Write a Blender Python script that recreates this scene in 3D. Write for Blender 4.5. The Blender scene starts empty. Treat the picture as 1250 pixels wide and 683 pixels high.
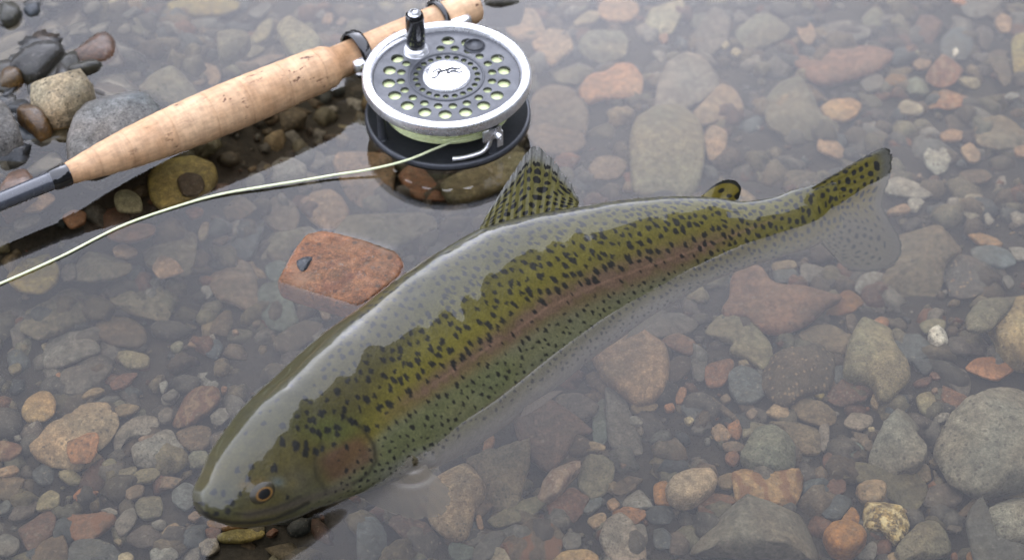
import bpy, bmesh, math, random
import numpy as np
from mathutils import Vector, Matrix, noise

S = bpy.context.scene
COL = S.collection
random.seed(7); rng = np.random.default_rng(11)

# ------------------------------------------------------------------ camera, world, sun, exposure
DIST, PITCH, FPX = 0.95, math.radians(45), 2332.0
FW = np.array([0, math.cos(PITCH), -math.sin(PITCH)])
UP = np.array([0, math.sin(PITCH), math.cos(PITCH)])
RT = np.array([1.0, 0, 0])
CAM = -FW * DIST
cd = bpy.data.cameras.new('camera'); cam = bpy.data.objects.new('camera', cd); COL.objects.link(cam)
cam.location = CAM; cam.rotation_euler = (math.pi / 2 - PITCH, 0, 0)
cd.sensor_width = 36; cd.lens = 36 * FPX / 1250; cd.clip_start = 0.02; cd.clip_end = 300
cd.dof.use_dof = True; cd.dof.focus_distance = 0.925; cd.dof.aperture_fstop = 9.0
S.camera = cam

w = bpy.data.worlds.new('World'); S.world = w; w.use_nodes = True
wn = w.node_tree; wn.nodes.clear()
sky = wn.nodes.new('ShaderNodeTexSky'); sky.sky_type = 'NISHITA'; sky.sun_disc = False
sky.sun_elevation = math.radians(36); sky.sun_rotation = math.radians(0)
sky.air_density = 1.0; sky.dust_density = 2.5
hs = wn.nodes.new('ShaderNodeHueSaturation'); hs.inputs['Saturation'].default_value = 0.30   # overcast: a greyer sky
bg = wn.nodes.new('ShaderNodeBackground'); bg.inputs['Strength'].default_value = 0.06
wo = wn.nodes.new('ShaderNodeOutputWorld')
wn.links.new(sky.outputs[0], hs.inputs['Color']); wb = wn.nodes.new('ShaderNodeMix'); wb.data_type = 'RGBA'; wb.blend_type = 'MULTIPLY'; wb.inputs[0].default_value = 1; wb.inputs[7].default_value = (.915, .965, 1.15, 1)
# overcast: an even cloud layer, brighter overhead than at the horizon, over the clear-sky model
tc = wn.nodes.new('ShaderNodeTexCoord'); sx = wn.nodes.new('ShaderNodeSeparateXYZ'); wn.links.new(tc.outputs['Generated'], sx.inputs[0])
mr = wn.nodes.new('ShaderNodeMapRange'); wn.links.new(sx.outputs['Z'], mr.inputs[0])
mr.inputs[1].default_value = 0; mr.inputs[2].default_value = 1; mr.inputs[3].default_value = 15.0; mr.inputs[4].default_value = 15.0
ad = wn.nodes.new('ShaderNodeMix'); ad.data_type = 'RGBA'; ad.blend_type = 'ADD'; ad.inputs[0].default_value = 1
wn.links.new(hs.outputs[0], ad.inputs[6]); wn.links.new(mr.outputs[0], ad.inputs[7]); wn.links.new(ad.outputs[2], wb.inputs[6]); wn.links.new(wb.outputs[2], bg.inputs[0]); wn.links.new(bg.outputs[0], wo.inputs[0])

sd = bpy.data.lights.new('sun', 'SUN'); sun = bpy.data.objects.new('sun', sd); COL.objects.link(sun)
sd.energy = 0.5; sd.angle = math.radians(160); sd.color = (1.0, 0.96, 0.9)
se, sa = math.radians(36), math.radians(0)
sdir = Vector((math.sin(sa) * math.cos(se), math.cos(sa) * math.cos(se), math.sin(se)))
sun.rotation_euler = sdir.to_track_quat('Z', 'Y').to_euler()

S.view_settings.view_transform = 'Standard'; S.view_settings.look = 'None'
S.view_settings.exposure = 1.40; S.view_settings.gamma = 1
S.render.engine = 'CYCLES'
S.cycles.max_bounces = 10; S.cycles.transparent_max_bounces = 12
S.cycles.use_denoising = True; S.cycles.use_adaptive_sampling = False
S.cycles.sample_clamp_indirect = 8

# ------------------------------------------------------------------ helpers
def ray(px, py):
    return FW + (px - 625) / FPX * RT + (341.5 - py) / FPX * UP
def unz(p, z):
    r = ray(*p); return CAM + r * ((z - CAM[2]) / r[2])
def unpl(p, P0, n):
    r = ray(*p); return CAM + r * (np.dot(P0 - CAM, n) / np.dot(r, n))
def project(P):
    d = P - CAM; dep = d @ FW
    return 625 + FPX * (d @ RT) / dep, 341.5 - FPX * (d @ UP) / dep
def depth(P): return float((np.asarray(P) - CAM) @ FW)

def empty(name, loc, label=None, cat=None, group=None):
    o = bpy.data.objects.new(name, None); COL.objects.link(o); o.location = loc; o.empty_display_size = .02
    tag(o, label, cat, group); return o
def tag(o, label=None, cat=None, group=None, kind=None):
    if label: o['label'] = label
    if cat: o['category'] = cat
    if group: o['group'] = group
    if kind: o['kind'] = kind
    return o
def obj(name, verts, faces, mat, parent=None, smooth=True, cols=None, uvs=None, origin=None):
    """Link world-space geometry as one mesh object, with its origin at its parent's or its own base."""
    V = np.asarray(verts, float)
    if parent is not None:
        org = np.array(parent.get('_org', tuple(parent.location)))
    elif origin is not None: org = np.asarray(origin, float)
    else: org = np.zeros(3)
    me = bpy.data.meshes.new(name)
    me.from_pydata((V - org).tolist(), [], faces)
    if mat: me.materials.append(mat)
    if smooth: me.polygons.foreach_set('use_smooth', [True] * len(me.polygons))
    if cols is not None:
        a = me.color_attributes.new('col', 'FLOAT_COLOR', 'POINT')
        c = np.ones((len(V), 4)); c[:, :3] = cols
        a.data.foreach_set('color', c.ravel())
    me.update()
    o = bpy.data.objects.new(name, me); COL.objects.link(o)
    if parent is not None: o.parent = parent
    else: o.location = org
    o['_org'] = tuple(float(x) for x in org)
    return o
def grid_faces(nu, nv, wrap_v=False, wrap_u=False):
    f = []
    for i in range(nu if wrap_u else nu - 1):
        i2 = (i + 1) % nu
        for j in range(nv if wrap_v else nv - 1):
            j2 = (j + 1) % nv
            f.append((i * nv + j, i2 * nv + j, i2 * nv + j2, i * nv + j2))
    return f
def lathe(P0, ax, prof, n=40, cap=True):
    ax = np.asarray(ax, float); ax = ax / np.linalg.norm(ax)
    a = np.cross(ax, [0, 0, 1.0]);
    if np.linalg.norm(a) < 1e-3: a = np.array([1.0, 0, 0])
    a /= np.linalg.norm(a); b = np.cross(ax, a)
    V = []
    for s, r in prof:
        for k in range(n):
            t = 2 * math.pi * k / n
            V.append(np.asarray(P0) + ax * s + r * (math.cos(t) * a + math.sin(t) * b))
    F = grid_faces(len(prof), n, wrap_v=True)
    if cap:
        V.append(np.asarray(P0) + ax * prof[0][0]); c0 = len(V) - 1
        V.append(np.asarray(P0) + ax * prof[-1][0]); c1 = len(V) - 1
        m = (len(prof) - 1) * n
        for k in range(n):
            F.append((c0, (k + 1) % n, k)); F.append((c1, m + k, m + (k + 1) % n))
    return V, F
def tube(pts, r, n=10, closed=False):
    pts = [np.asarray(p, float) for p in pts]; V = []; m = len(pts)
    for i, p in enumerate(pts):
        q = pts[(i + 1) % m] if (closed or i < m - 1) else p
        o = pts[i - 1] if (closed or i > 0) else p
        t = q - o; t /= np.linalg.norm(t) + 1e-12
        a = np.cross(t, [0, 0, 1.0])
        if np.linalg.norm(a) < 1e-3: a = np.cross(t, [1.0, 0, 0])
        a /= np.linalg.norm(a); b = np.cross(a, t)
        rr = r[i] if hasattr(r, '__len__') else r
        for k in range(n):
            th = 2 * math.pi * k / n
            V.append(p + rr * (math.cos(th) * a + math.sin(th) * b))
    F = grid_faces(m, n, wrap_v=True, wrap_u=closed)
    if not closed:
        F.append(tuple(range(n))); F.append(tuple(range((m - 1) * n + n - 1, (m - 1) * n - 1, -1)))
    return V, F
def catmull(P, n):
    P = np.asarray(P, float); m = len(P)
    d = np.r_[0, np.cumsum(np.linalg.norm(np.diff(P, axis=0), axis=1))]
    T = np.linspace(0, d[-1], n); out = []
    for t in T:
        i = min(max(np.searchsorted(d, t, 'right') - 1, 0), m - 2)
        u = (t - d[i]) / (d[i + 1] - d[i])
        p1, p2 = P[i], P[i + 1]
        p0 = P[i - 1] if i > 0 else 2 * p1 - p2
        p3 = P[i + 2] if i < m - 2 else 2 * p2 - p1
        out.append(.5 * (2 * p1 + (p2 - p0) * u + (2 * p0 - 5 * p1 + 4 * p2 - p3) * u * u + (3 * p1 - p0 - 3 * p2 + p3) * u ** 3))
    return np.array(out)
def join(parts):
    V = []; F = []
    for v, f in parts:
        o = len(V); V += list(v); F += [tuple(i + o for i in q) for q in f]
    return V, F
def box(c, sx, sy, sz, ang=0):
    ca, sa_ = math.cos(ang), math.sin(ang); V = []
    for z in (-1, 1):
        for y in (-1, 1):
            for x in (-1, 1):
                a, b = x * sx / 2, y * sy / 2
                V.append(np.array(c) + np.array([a * ca - b * sa_, a * sa_ + b * ca, z * sz / 2]))
    return V, [(0, 2, 3, 1), (4, 5, 7, 6), (0, 1, 5, 4), (2, 6, 7, 3), (0, 4, 6, 2), (1, 3, 7, 5)]
def vnoise(x, y, seed=0):
    """vectorised 2-D value noise in 0..1"""
    xi = np.floor(x).astype(np.int64); yi = np.floor(y).astype(np.int64)
    fx = x - xi; fy = y - yi; fx = fx * fx * (3 - 2 * fx); fy = fy * fy * (3 - 2 * fy)
    def h(a, b):
        n = (a * 374761393 + b * 668265263 + seed * 144665) & 0x7fffffff
        n = ((n ^ (n >> 13)) * 1274126177) & 0x7fffffff
        return ((n ^ (n >> 16)) & 0xffff) / 65535.0
    return (h(xi, yi) * (1 - fx) + h(xi + 1, yi) * fx) * (1 - fy) + (h(xi, yi + 1) * (1 - fx) + h(xi + 1, yi + 1) * fx) * fy
def seg_dist(X, Y, pts):
    """distance of points to a polyline, and the parameter index of the nearest segment"""
    best = np.full(X.shape, 1e9)
    for (ax, ay), (bx, by) in zip(pts[:-1], pts[1:]):
        dx, dy = bx - ax, by - ay
        t = np.clip(((X - ax) * dx + (Y - ay) * dy) / (dx * dx + dy * dy + 1e-12), 0, 1)
        best = np.minimum(best, np.hypot(X - ax - t * dx, Y - ay - t * dy))
    return best
def smooth01(x, a, b):
    t = np.clip((x - a) / (b - a), 0, 1); return t * t * (3 - 2 * t)

# ------------------------------------------------------------------ materials
class NT:
    def __init__(s, name):
        s.m = bpy.data.materials.new(name); s.m.use_nodes = True; s.t = s.m.node_tree; s.t.nodes.clear()
        s.out = s.n('ShaderNodeOutputMaterial')
    def n(s, typ, **kw):
        nd = s.t.nodes.new(typ)
        for k, v in kw.items(): setattr(nd, k, v)
        return nd
    def l(s, a, b): s.t.links.new(a, b)
    def coord(s, kind='Object', rand=True):
        c = s.n('ShaderNodeTexCoord').outputs[kind]
        if not rand: return c
        oi = s.n('ShaderNodeObjectInfo'); mu = s.n('ShaderNodeMath', operation='MULTIPLY'); mu.inputs[1].default_value = 37.0
        s.l(oi.outputs['Random'], mu.inputs[0])
        v = s.n('ShaderNodeVectorMath', operation='ADD'); s.l(c, v.inputs[0]); s.l(mu.outputs[0], v.inputs[1])
        return v.outputs[0]
    def noise(s, vec, scale, detail=4, rough=.6, dist=0):
        nd = s.n('ShaderNodeTexNoise'); nd.inputs['Scale'].default_value = scale; nd.inputs['Detail'].default_value = detail
        nd.inputs['Roughness'].default_value = rough; nd.inputs['Distortion'].default_value = dist
        s.l(vec, nd.inputs['Vector']); return nd
    def ramp(s, fac, stops):
        r = s.n('ShaderNodeValToRGB'); e = r.color_ramp.elements
        while len(e) < len(stops): e.new(.5)
        for el, (p, c) in zip(e, stops):
            el.position = p; el.color = (c, c, c, 1) if not hasattr(c, '__len__') else (*c, 1)
        s.l(fac, r.inputs[0]); return r.outputs[0]
    def mix(s, fac, a, b, mode='MIX'):
        m = s.n('ShaderNodeMix', data_type='RGBA', blend_type=mode)
        for k, v in ((0, fac), (6, a), (7, b)):
            sock = m.inputs[k]
            if hasattr(v, 'node'): s.l(v, sock)
            elif hasattr(v, '__len__'): sock.default_value = (*v, 1)
            else: sock.default_value = v if k == 0 else (v, v, v, 1)
        return m.outputs[2]
    def bump(s, height, strength, dist, normal=None):
        b = s.n('ShaderNodeBump'); b.inputs['Strength'].default_value = strength; b.inputs['Distance'].default_value = dist
        s.l(height, b.inputs['Height'])
        if normal is not None: s.l(normal, b.inputs['Normal'])
        return b.outputs[0]
    def bsdf(s, col, rough=.5, metal=0, spec=.5, coat=0, coat_rough=.05, normal=None):
        p = s.n('ShaderNodeBsdfPrincipled')
        for sock, v in (('Base Color', col), ('Roughness', rough), ('Metallic', metal), ('Specular IOR Level', spec), ('Coat Weight', coat), ('Coat Roughness', coat_rough)):
            if hasattr(v, 'node'): s.l(v, p.inputs[sock])
            elif hasattr(v, '__len__'): p.inputs[sock].default_value = (*v, 1)
            else: p.inputs[sock].default_value = v
        if normal is not None: s.l(normal, p.inputs['Normal'])
        s.l(p.outputs[0], s.out.inputs['Surface']); return p

def stone_mat(finish, source='object'):
    T = NT('stone_' + finish)
    v = T.coord()
    if source == 'object':
        base = T.n('ShaderNodeObjectInfo').outputs['Color']
    else:
        a = T.n('ShaderNodeAttribute'); a.attribute_name = 'col'; base = a.outputs['Color']
    n1 = T.noise(v, 45, 5, .65, .4); n2 = T.noise(v, 260, 4, .7); n3 = T.noise(v, 1100, 2, .6)
    c = T.mix(1.0, base, T.ramp(n1.outputs[0], [(.25, .60), (.5, 1.0), (.75, 1.5)]), 'MULTIPLY')
    c = T.mix(1.0, c, T.ramp(n2.outputs[0], [(.3, .50), (.5, .98), (.72, 1.62)]), 'MULTIPLY')
    c = T.mix(1.0, c, T.ramp(n3.outputs[0], [(.3, .70), (.5, 1.0), (.7, 1.40)]), 'MULTIPLY')
    ch = T.noise(v, 420, 3, .8, .6)
    c = T.mix(T.ramp(ch.outputs[0], [(.60, 0.0), (.70, .55)]), c, (.17, .16, .14))
    dk = T.noise(v, 150, 5, .8, 1.2)
    c = T.mix(T.ramp(dk.outputs[0], [(.30, .75), (.40, 0.0)]), c, (.012, .011, .009))
    hue = T.noise(v, 28, 2, .5)
    tint = T.mix(T.ramp(hue.outputs[0], [(.35, 0.0), (.7, 1.0)]), (1.1, .98, .86), (.90, 1.02, 1.08))
    c = T.mix(.8, c, tint, 'MULTIPLY')
    # silt and algae film
    alg = T.noise(v, 70, 3, .7)
    c = T.mix(T.ramp(alg.outputs[0], [(.52, 0.0), (.74, .42)]), c, (.030, .026, .011))
    rough = .62; bs = .35; coat = 0.0
    if finish in ('speckle', 'conglom', 'slab', 'rough'):
        vo = T.n('ShaderNodeTexVoronoi'); vo.inputs['Scale'].default_value = {'speckle': 620, 'conglom': 480, 'slab': 300, 'rough': 420}[finish]; T.l(v, vo.inputs['Vector'])
        hi = {'speckle': .42, 'conglom': .75, 'slab': .25, 'rough': .38}[finish]
        sep = T.n('ShaderNodeSeparateColor'); T.l(vo.outputs['Color'], sep.inputs[0])
        pick = T.ramp(sep.outputs[0], [(.70, 0.0), (.80, 1.0)])
        dot = T.ramp(vo.outputs['Distance'], [(.28, 1.0), (.45, 0.0)])
        f = T.mix(1.0, pick, dot, 'MULTIPLY')
        ff = T.mix(1.0, f, hi, 'MULTIPLY')
        spot = (.11, .10, .08) if finish != 'conglom' else (.14, .10, .06)
        c = T.mix(ff, c, spot)
        pick2 = T.ramp(sep.outputs[1], [(.74, 0.0), (.82, 1.0)])
        f2 = T.mix(1.0, T.mix(1.0, pick2, dot, 'MULTIPLY'), .6, 'MULTIPLY')
        c = T.mix(f2, c, (.010, .009, .008))
        bs = .6
    if finish in ('band', 'vein'):
        wv = T.n('ShaderNodeTexWave'); wv.inputs['Scale'].default_value = 24 if finish == 'band' else 38
        wv.inputs['Distortion'].default_value = 9; wv.inputs['Detail'].default_value = 4; wv.inputs['Detail Scale'].default_value = 2.2
        T.l(v, wv.inputs['Vector'])
        if finish == 'band':
            c = T.mix(T.ramp(wv.outputs[0], [(.45, 0.0), (.8, .75)]), c, (.085, .036, .014))
        else:
            c = T.mix(T.ramp(wv.outputs[0], [(.80, 0.0), (.98, .45)]), c, (.15, .11, .07))
            c = T.mix(T.ramp(wv.outputs[0], [(.05, .4), (.25, 0.0)]), c, (.05, .015, .010))
    if finish == 'slab':
        big = T.noise(v, 34, 4, .7, 1.0)
        c = T.mix(T.ramp(big.outputs[0], [(.5, 0.0), (.68, .7)]), c, (.17, .09, .045))
        c = T.mix(T.ramp(big.outputs[0], [(.28, .8), (.44, 0.0)]), c, (.06, .018, .011))
        stn = T.noise(v, 22, 5, .7)
        c = T.mix(T.ramp(stn.outputs[0], [(.50, 0.0), (.62, .8)]), c, (.03, .018, .006)); bs = .8
    if finish == 'gold':
        wp = T.mix(.01, v, T.noise(v, 160, 3, .6).outputs['Color']); vg = T.n('ShaderNodeTexVoronoi'); vg.feature = 'DISTANCE_TO_EDGE'; vg.inputs['Scale'].default_value = 230; T.l(wp, vg.inputs['Vector'])
        c = T.mix(T.ramp(vg.outputs[0], [(.02, .9), (.14, 0.0)]), c, (.022, .016, .006))
        c = T.mix(T.ramp(n2.outputs[0], [(.46, 0.0), (.62, .9)]), c, (.42, .37, .22))
        c = T.mix(T.ramp(n1.outputs[0], [(.36, .9), (.5, 0.0)]), c, (.05, .034, .012)); bs = 1.0; rough = .3
    if finish in ('specklegrey',): bs = .8
    sp = .25
    if finish == 'wet':
        rough = .45; coat = .30; sp = .4
    if finish == 'slab': rough = .5; coat = .08; sp = .25
    hgt = T.mix(.5, n2.outputs[0], n3.outputs[0])
    nb = T.bump(n1.outputs[0], .6, .002); nb = T.bump(dk.outputs[0], .7, .0015, nb)
    nb = T.bump(hgt, bs, .0006, nb)
    p = T.bsdf(c, rough, 0, sp, coat, .12, nb)
    return T.m
STONE = {f: stone_mat(f) for f in ('smooth', 'speckle', 'rough', 'wet', 'conglom', 'slab', 'band', 'vein', 'gold')}
GRAVEL = stone_mat('smooth', 'attr'); GRAVEL.name = 'gravel'; WETGRAVEL = stone_mat('wet', 'attr')

PAL = dict(
    grey=((.165, .160, .150), 'grey'), stonegrey=((.24, .232, .215), 'grey'), lightgrey=((.29, .285, .265), 'light grey'), longgrey=((.20, .19, .16), 'grey'),
    specklegrey=((.27, .265, .225), 'speckled grey'), darkgrey=((.10, .098, .09), 'dark grey'), bluegrey=((.115, .14, .155), 'blue-grey'), darkblue=((.070, .088, .105), 'dark slate-blue'),
    greenblue=((.135, .175, .16), 'green-grey'), palegreen=((.22, .235, .18), 'pale green-grey'), olivegrey=((.20, .19, .135), 'olive-grey'), olivetan=((.27, .25, .16), 'pale olive'),
    darkolive=((.05, .045, .018), 'dark olive'), blackbrown=((.040, .034, .022), 'blackish brown'), tan=((.34, .26, .155), 'tan'), eggtan=((.50, .34, .16), 'tan-orange'),
    tanbrown=((.20, .165, .11), 'grey-brown'), tanrough=((.38, .30, .16), 'yellow-tan'), cream=((.47, .42, .28), 'cream'), creamgrey=((.38, .35, .27), 'cream-grey'), ovalcream=((.56, .48, .36), 'cream'),
    yellow=((.30, .25, .085), 'ochre'), amber=((.20, .105, .02), 'amber'), pink=((.30, .215, .16), 'pink'), pinktan=((.37, .25, .155), 'pinkish tan'), pinkcream=((.45, .345, .225), 'pinkish cream'),
    pinkgrey=((.27, .237, .203), 'pinkish grey'), pinkbrown=((.20, .152, .108), 'pinkish brown'), pinkrust=((.25, .145, .105), 'pinkish red'), starrust=((.27, .145, .088), 'rust-pink'),
    rust=((.23, .11, .06), 'rust'), redtan=((.24, .13, .075), 'rusty brown'), redbrown=((.16, .085, .06), 'red-brown'), redpurple=((.165, .108, .085), 'purple-red'), whitered=((.48, .36, .28), 'white and red'),
    orange=((.40, .20, .095), 'orange'), brightorange=((.50, .27, .14), 'orange-pink'), orangebrown=((.36, .18, .06), 'orange-brown'), orangetan=((.45, .28, .13), 'orange-tan'), orangeround=((.40, .20, .055), 'orange-brown'),
    brown=((.125, .095, .062), 'brown'), darkbrown=((.060, .038, .022), 'dark brown'), olivebrown=((.15, .13, .075), 'olive-brown'), tanbrownx=((.2, .16, .1), 'brown'), purple=((.112, .097, .088), 'purple-brown'),
    white=((.85, .83, .78), 'white'), whitegrey=((.42, .42, .39), 'pale grey'), whitespeck=((.42, .42, .38), 'pale speckled'), conglom=((.11, .085, .058), 'dark mottled'), gold=((.55, .42, .14), 'gold'),
    slab=((.47, .195, .080), 'orange-red'))
WATER_GAIN = 0.33     # every stone is wet: water-darkened stone is about half as bright as dry stone

# ------------------------------------------------------------------ streambed, water
def axis_coords(lo, hi, step, far):
    inner = np.arange(lo, hi + step / 2, step); out = []; d = step
    x = hi
    while x < far: d *= 1.35; x += d; out.append(x)
    neg = []; d = step; x = lo
    while x > -far: d *= 1.35; x -= d; neg.append(x)
    return np.r_[neg[::-1], inner, out]
def bed_z(X, Y):
    z = -0.066 - 0.012 * smooth01(Y, .02, .35) + 0.006 * (vnoise(X * 9, Y * 9, 3) - .5)
    c = unz((20, 70), 0)
    d = np.hypot((X - c[0]) / .17, (Y - c[1]) / .15)
    z = z + 0.056 * (1 - smooth01(d, .35, 1.15))
    far = np.maximum(np.maximum(np.maximum(Y - 9, -5.5 - Y), X - 4.2), 0)
    return z + np.minimum(far * .28, 1.4) - .10 * smooth01(np.hypot(X, Y), .7, 3) 
xs = axis_coords(-.46, .46, .004, 60); ys = axis_coords(-.36, .46, .004, 60)
X, Y = np.meshgrid(xs, ys, indexing='ij')
Zb = bed_z(X, Y) + .004 * (vnoise(X * 60, Y * 60, 5) - .5) + .003 * (vnoise(X * 160, Y * 160, 6) - .5)
T = NT('silt'); v = T.coord('Object', False)
n1 = T.noise(v, 30, 6, .7, .5); n2 = T.noise(v, 300, 5, .75)
c = T.mix(T.ramp(n1.outputs[0], [(.3, 0.0), (.7, 1.0)]), (.010, .010, .0095), (.028, .024, .019))
c = T.mix(1.0, c, T.ramp(n2.outputs[0], [(.3, .5), (.7, 1.6)]), 'MULTIPLY')
T.bsdf(c, .8, 0, .2, 0, .1, T.bump(n2.outputs[0], 1.0, .002))
bedo = obj('streambed', np.stack([X, Y, Zb], -1).reshape(-1, 3), grid_faces(len(xs), len(ys)), T.m)
tag(bedo, kind='structure')

# the rod axis, needed by the water too
ROD_Z = .0175
RA = unz((83, 212), ROD_Z); RB = unz((578, 8), ROD_Z)
RAX = (RB - RA) / np.linalg.norm(RB - RA); RL = np.linalg.norm(RB - RA)

xs = axis_coords(-.36, .36, .0018, 60); ys = axis_coords(-.27, .33, .0018, 4.9)
X, Y = np.meshgrid(xs, ys, indexing='ij')
Zw = .0005 * (vnoise(X * 14 + Y * 5, Y * 18, 21) - .5) + .0010 * (vnoise(X * 5, Y * 6, 22) - .5)
wline = [tuple(unz(p, 0)[:2]) for p in [(505, 552), (561, 520), (609, 490), (699, 417), (790, 353), (894, 306), (980, 266), (1056, 226)]]
d = seg_dist(X, Y, wline); Zw += .0012 * np.exp(-d / .0035)
jl = [tuple(unz(p, 0)[:2]) for p in [(236, 625), (250, 643), (275, 651), (305, 652), (345, 642), (386, 626), (420, 609), (460, 588), (492, 568)]]
d = seg_dist(X, Y, jl); jx, jy = np.array(jl).T; ins = (Y > np.interp(X, jx, jy)) & (X > jx[0])
Zw += .0026 * np.exp(-d / np.where(ins, .03, .0027)) * smooth01(X, jx[0] - .002, jx[0] + .016) * (1 - smooth01(X, jx[-1], jx[-1] + .012))           # water drawn up along the jaw
sl = [tuple(unz(p, 0)[:2]) for p in [(346, 340), (362, 309), (378, 288), (396, 284), (440, 296), (478, 307)]]
d = seg_dist(X, Y, sl); Zw += .0004 * np.exp(-d / .0015)
d = seg_dist(X, Y, [tuple((RA + RAX * s)[:2]) for s in (.10, RL * .72)]); Zw += .0022 * np.exp(-np.maximum(d - .011, 0) / .004)
fc = unz((502, 566), 0)
d = np.hypot(X - fc[0], Y - fc[1]); Zw += .0016 * np.cos(d / .0012) * np.exp(-(d / .0085) ** 2) + .0026 * np.exp(-(d / .0045) ** 2)
T = NT('water')
g = T.n('ShaderNodeNewGeometry'); dp = T.n('ShaderNodeVectorMath', operation='DOT_PRODUCT')
T.l(g.outputs['Normal'], dp.inputs[0]); T.l(g.outputs['Incoming'], dp.inputs[1])
ab = T.n('ShaderNodeMath', operation='ABSOLUTE'); T.l(dp.outputs['Value'], ab.inputs[0])
def mth(op, a_, b_=None):
    q = T.n('ShaderNodeMath', operation=op)
    for k_, v_ in ((0, a_), (1, b_)):
        if v_ is None: continue
        if hasattr(v_, 'node'): T.l(v_, q.inputs[k_])
        else: q.inputs[k_].default_value = v_
    return q.outputs[0]
cc_ = ab.outputs[0]; g_ = mth('SQRT', mth('ADD', mth('MULTIPLY', cc_, cc_), 1.333 ** 2 - 1))     # unpolarised Fresnel reflectance of water
gp_, gm_ = mth('ADD', g_, cc_), mth('SUBTRACT', g_, cc_)
f1_ = mth('POWER', mth('DIVIDE', gm_, gp_), 2.0)
f2_ = mth('POWER', mth('DIVIDE', mth('SUBTRACT', mth('MULTIPLY', cc_, gp_), 1.0), mth('ADD', mth('MULTIPLY', cc_, gm_), 1.0)), 2.0)
fres = mth('MULTIPLY', mth('MULTIPLY', f1_, .5), mth('ADD', f2_, 1.0))
tr = T.n('ShaderNodeBsdfTransparent'); tr.inputs[0].default_value = (.90, .835, .70, 1)
gl = T.n('ShaderNodeBsdfGlossy'); gl.inputs['Roughness'].default_value = 0.0; gl.inputs[0].default_value = (1, 1, 1, 1)
mx = T.n('ShaderNodeMixShader'); T.l(fres, mx.inputs[0]); T.l(tr.outputs[0], mx.inputs[1]); T.l(gl.outputs[0], mx.inputs[2])
T.l(mx.outputs[0], T.out.inputs['Surface'])
wat = obj('water', np.stack([X, Y, Zw], -1).reshape(-1, 3), grid_faces(len(xs), len(ys)), T.m)
tag(wat, kind='structure')

# wooded banks on both sides of the stream (only their reflection is in the picture)
def woodland():
    V = []; F = []; r = random.Random(3)
    def leaf(c, s):
        a = Vector((r.gauss(0, 1), r.gauss(0, 1), r.gauss(0, 1))).normalized(); b = a.orthogonal().normalized(); cc = a.cross(b)
        o = len(V)
        for x, y in ((-1, -.5), (1, -.5), (.6, .7), (-.6, .7)): V.append(np.array(c) + s * (x * np.array(b) + y * np.array(cc)))
        F.append((o, o + 1, o + 2, o + 3))
    spots = [(6.2 + r.uniform(-.3, .9) + .8 * (i % 2), -10 + i * .42, r.uniform(5.6, 6.7)) for i in range(34)] + [(-16 + i * .9, -8.5 - r.uniform(0, 2), r.uniform(5, 7)) for i in range(26)] + [(-24 + i * 1.25 + r.uniform(-.4, .4), 14.5 + r.uniform(0, 2), r.uniform(6.2, 8.0)) for i in range(36)]
    spots += [(-26 + i * 2.6 + r.uniform(-.8, .8), 15 + r.uniform(0, 5), r.uniform(5.0, 8.5)) for i in range(21)]
    for x, y, h in spots:
        tv, tf = lathe((x, y, .2), (0, 0, 1), [(0, .22), (h * .4, .15), (h * .9, .03)], 8)
        o = len(V); V.extend(tv); F.extend([tuple(i + o for i in f) for f in tf])
        for k in range(800 if y < 5 else 500):
            t = r.random() ** .8; z = h * (.10 + .92 * t)
            rad = h * .24 * math.sin(math.pi * min(1, .12 + .86 * t)) ** .8 * math.sqrt(r.random()) * (.8 + .4 * math.sin(9 * t + x))
            a = r.uniform(0, 6.283)
            leaf((x + rad * math.cos(a), y + rad * math.sin(a), z), r.uniform(.10, .26))
    T = NT('leaves'); v = T.coord('Object', False); n = T.noise(v, 1.5, 3)
    T.bsdf(T.mix(n.outputs[0], (.025, .04, .012), (.07, .085, .03)), .7, 0, .2)
    tag(obj('woodland', V, F, T.m, smooth=False), kind='stuff', label='leafy woodland on the banks of the stream')
woodland()

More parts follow.
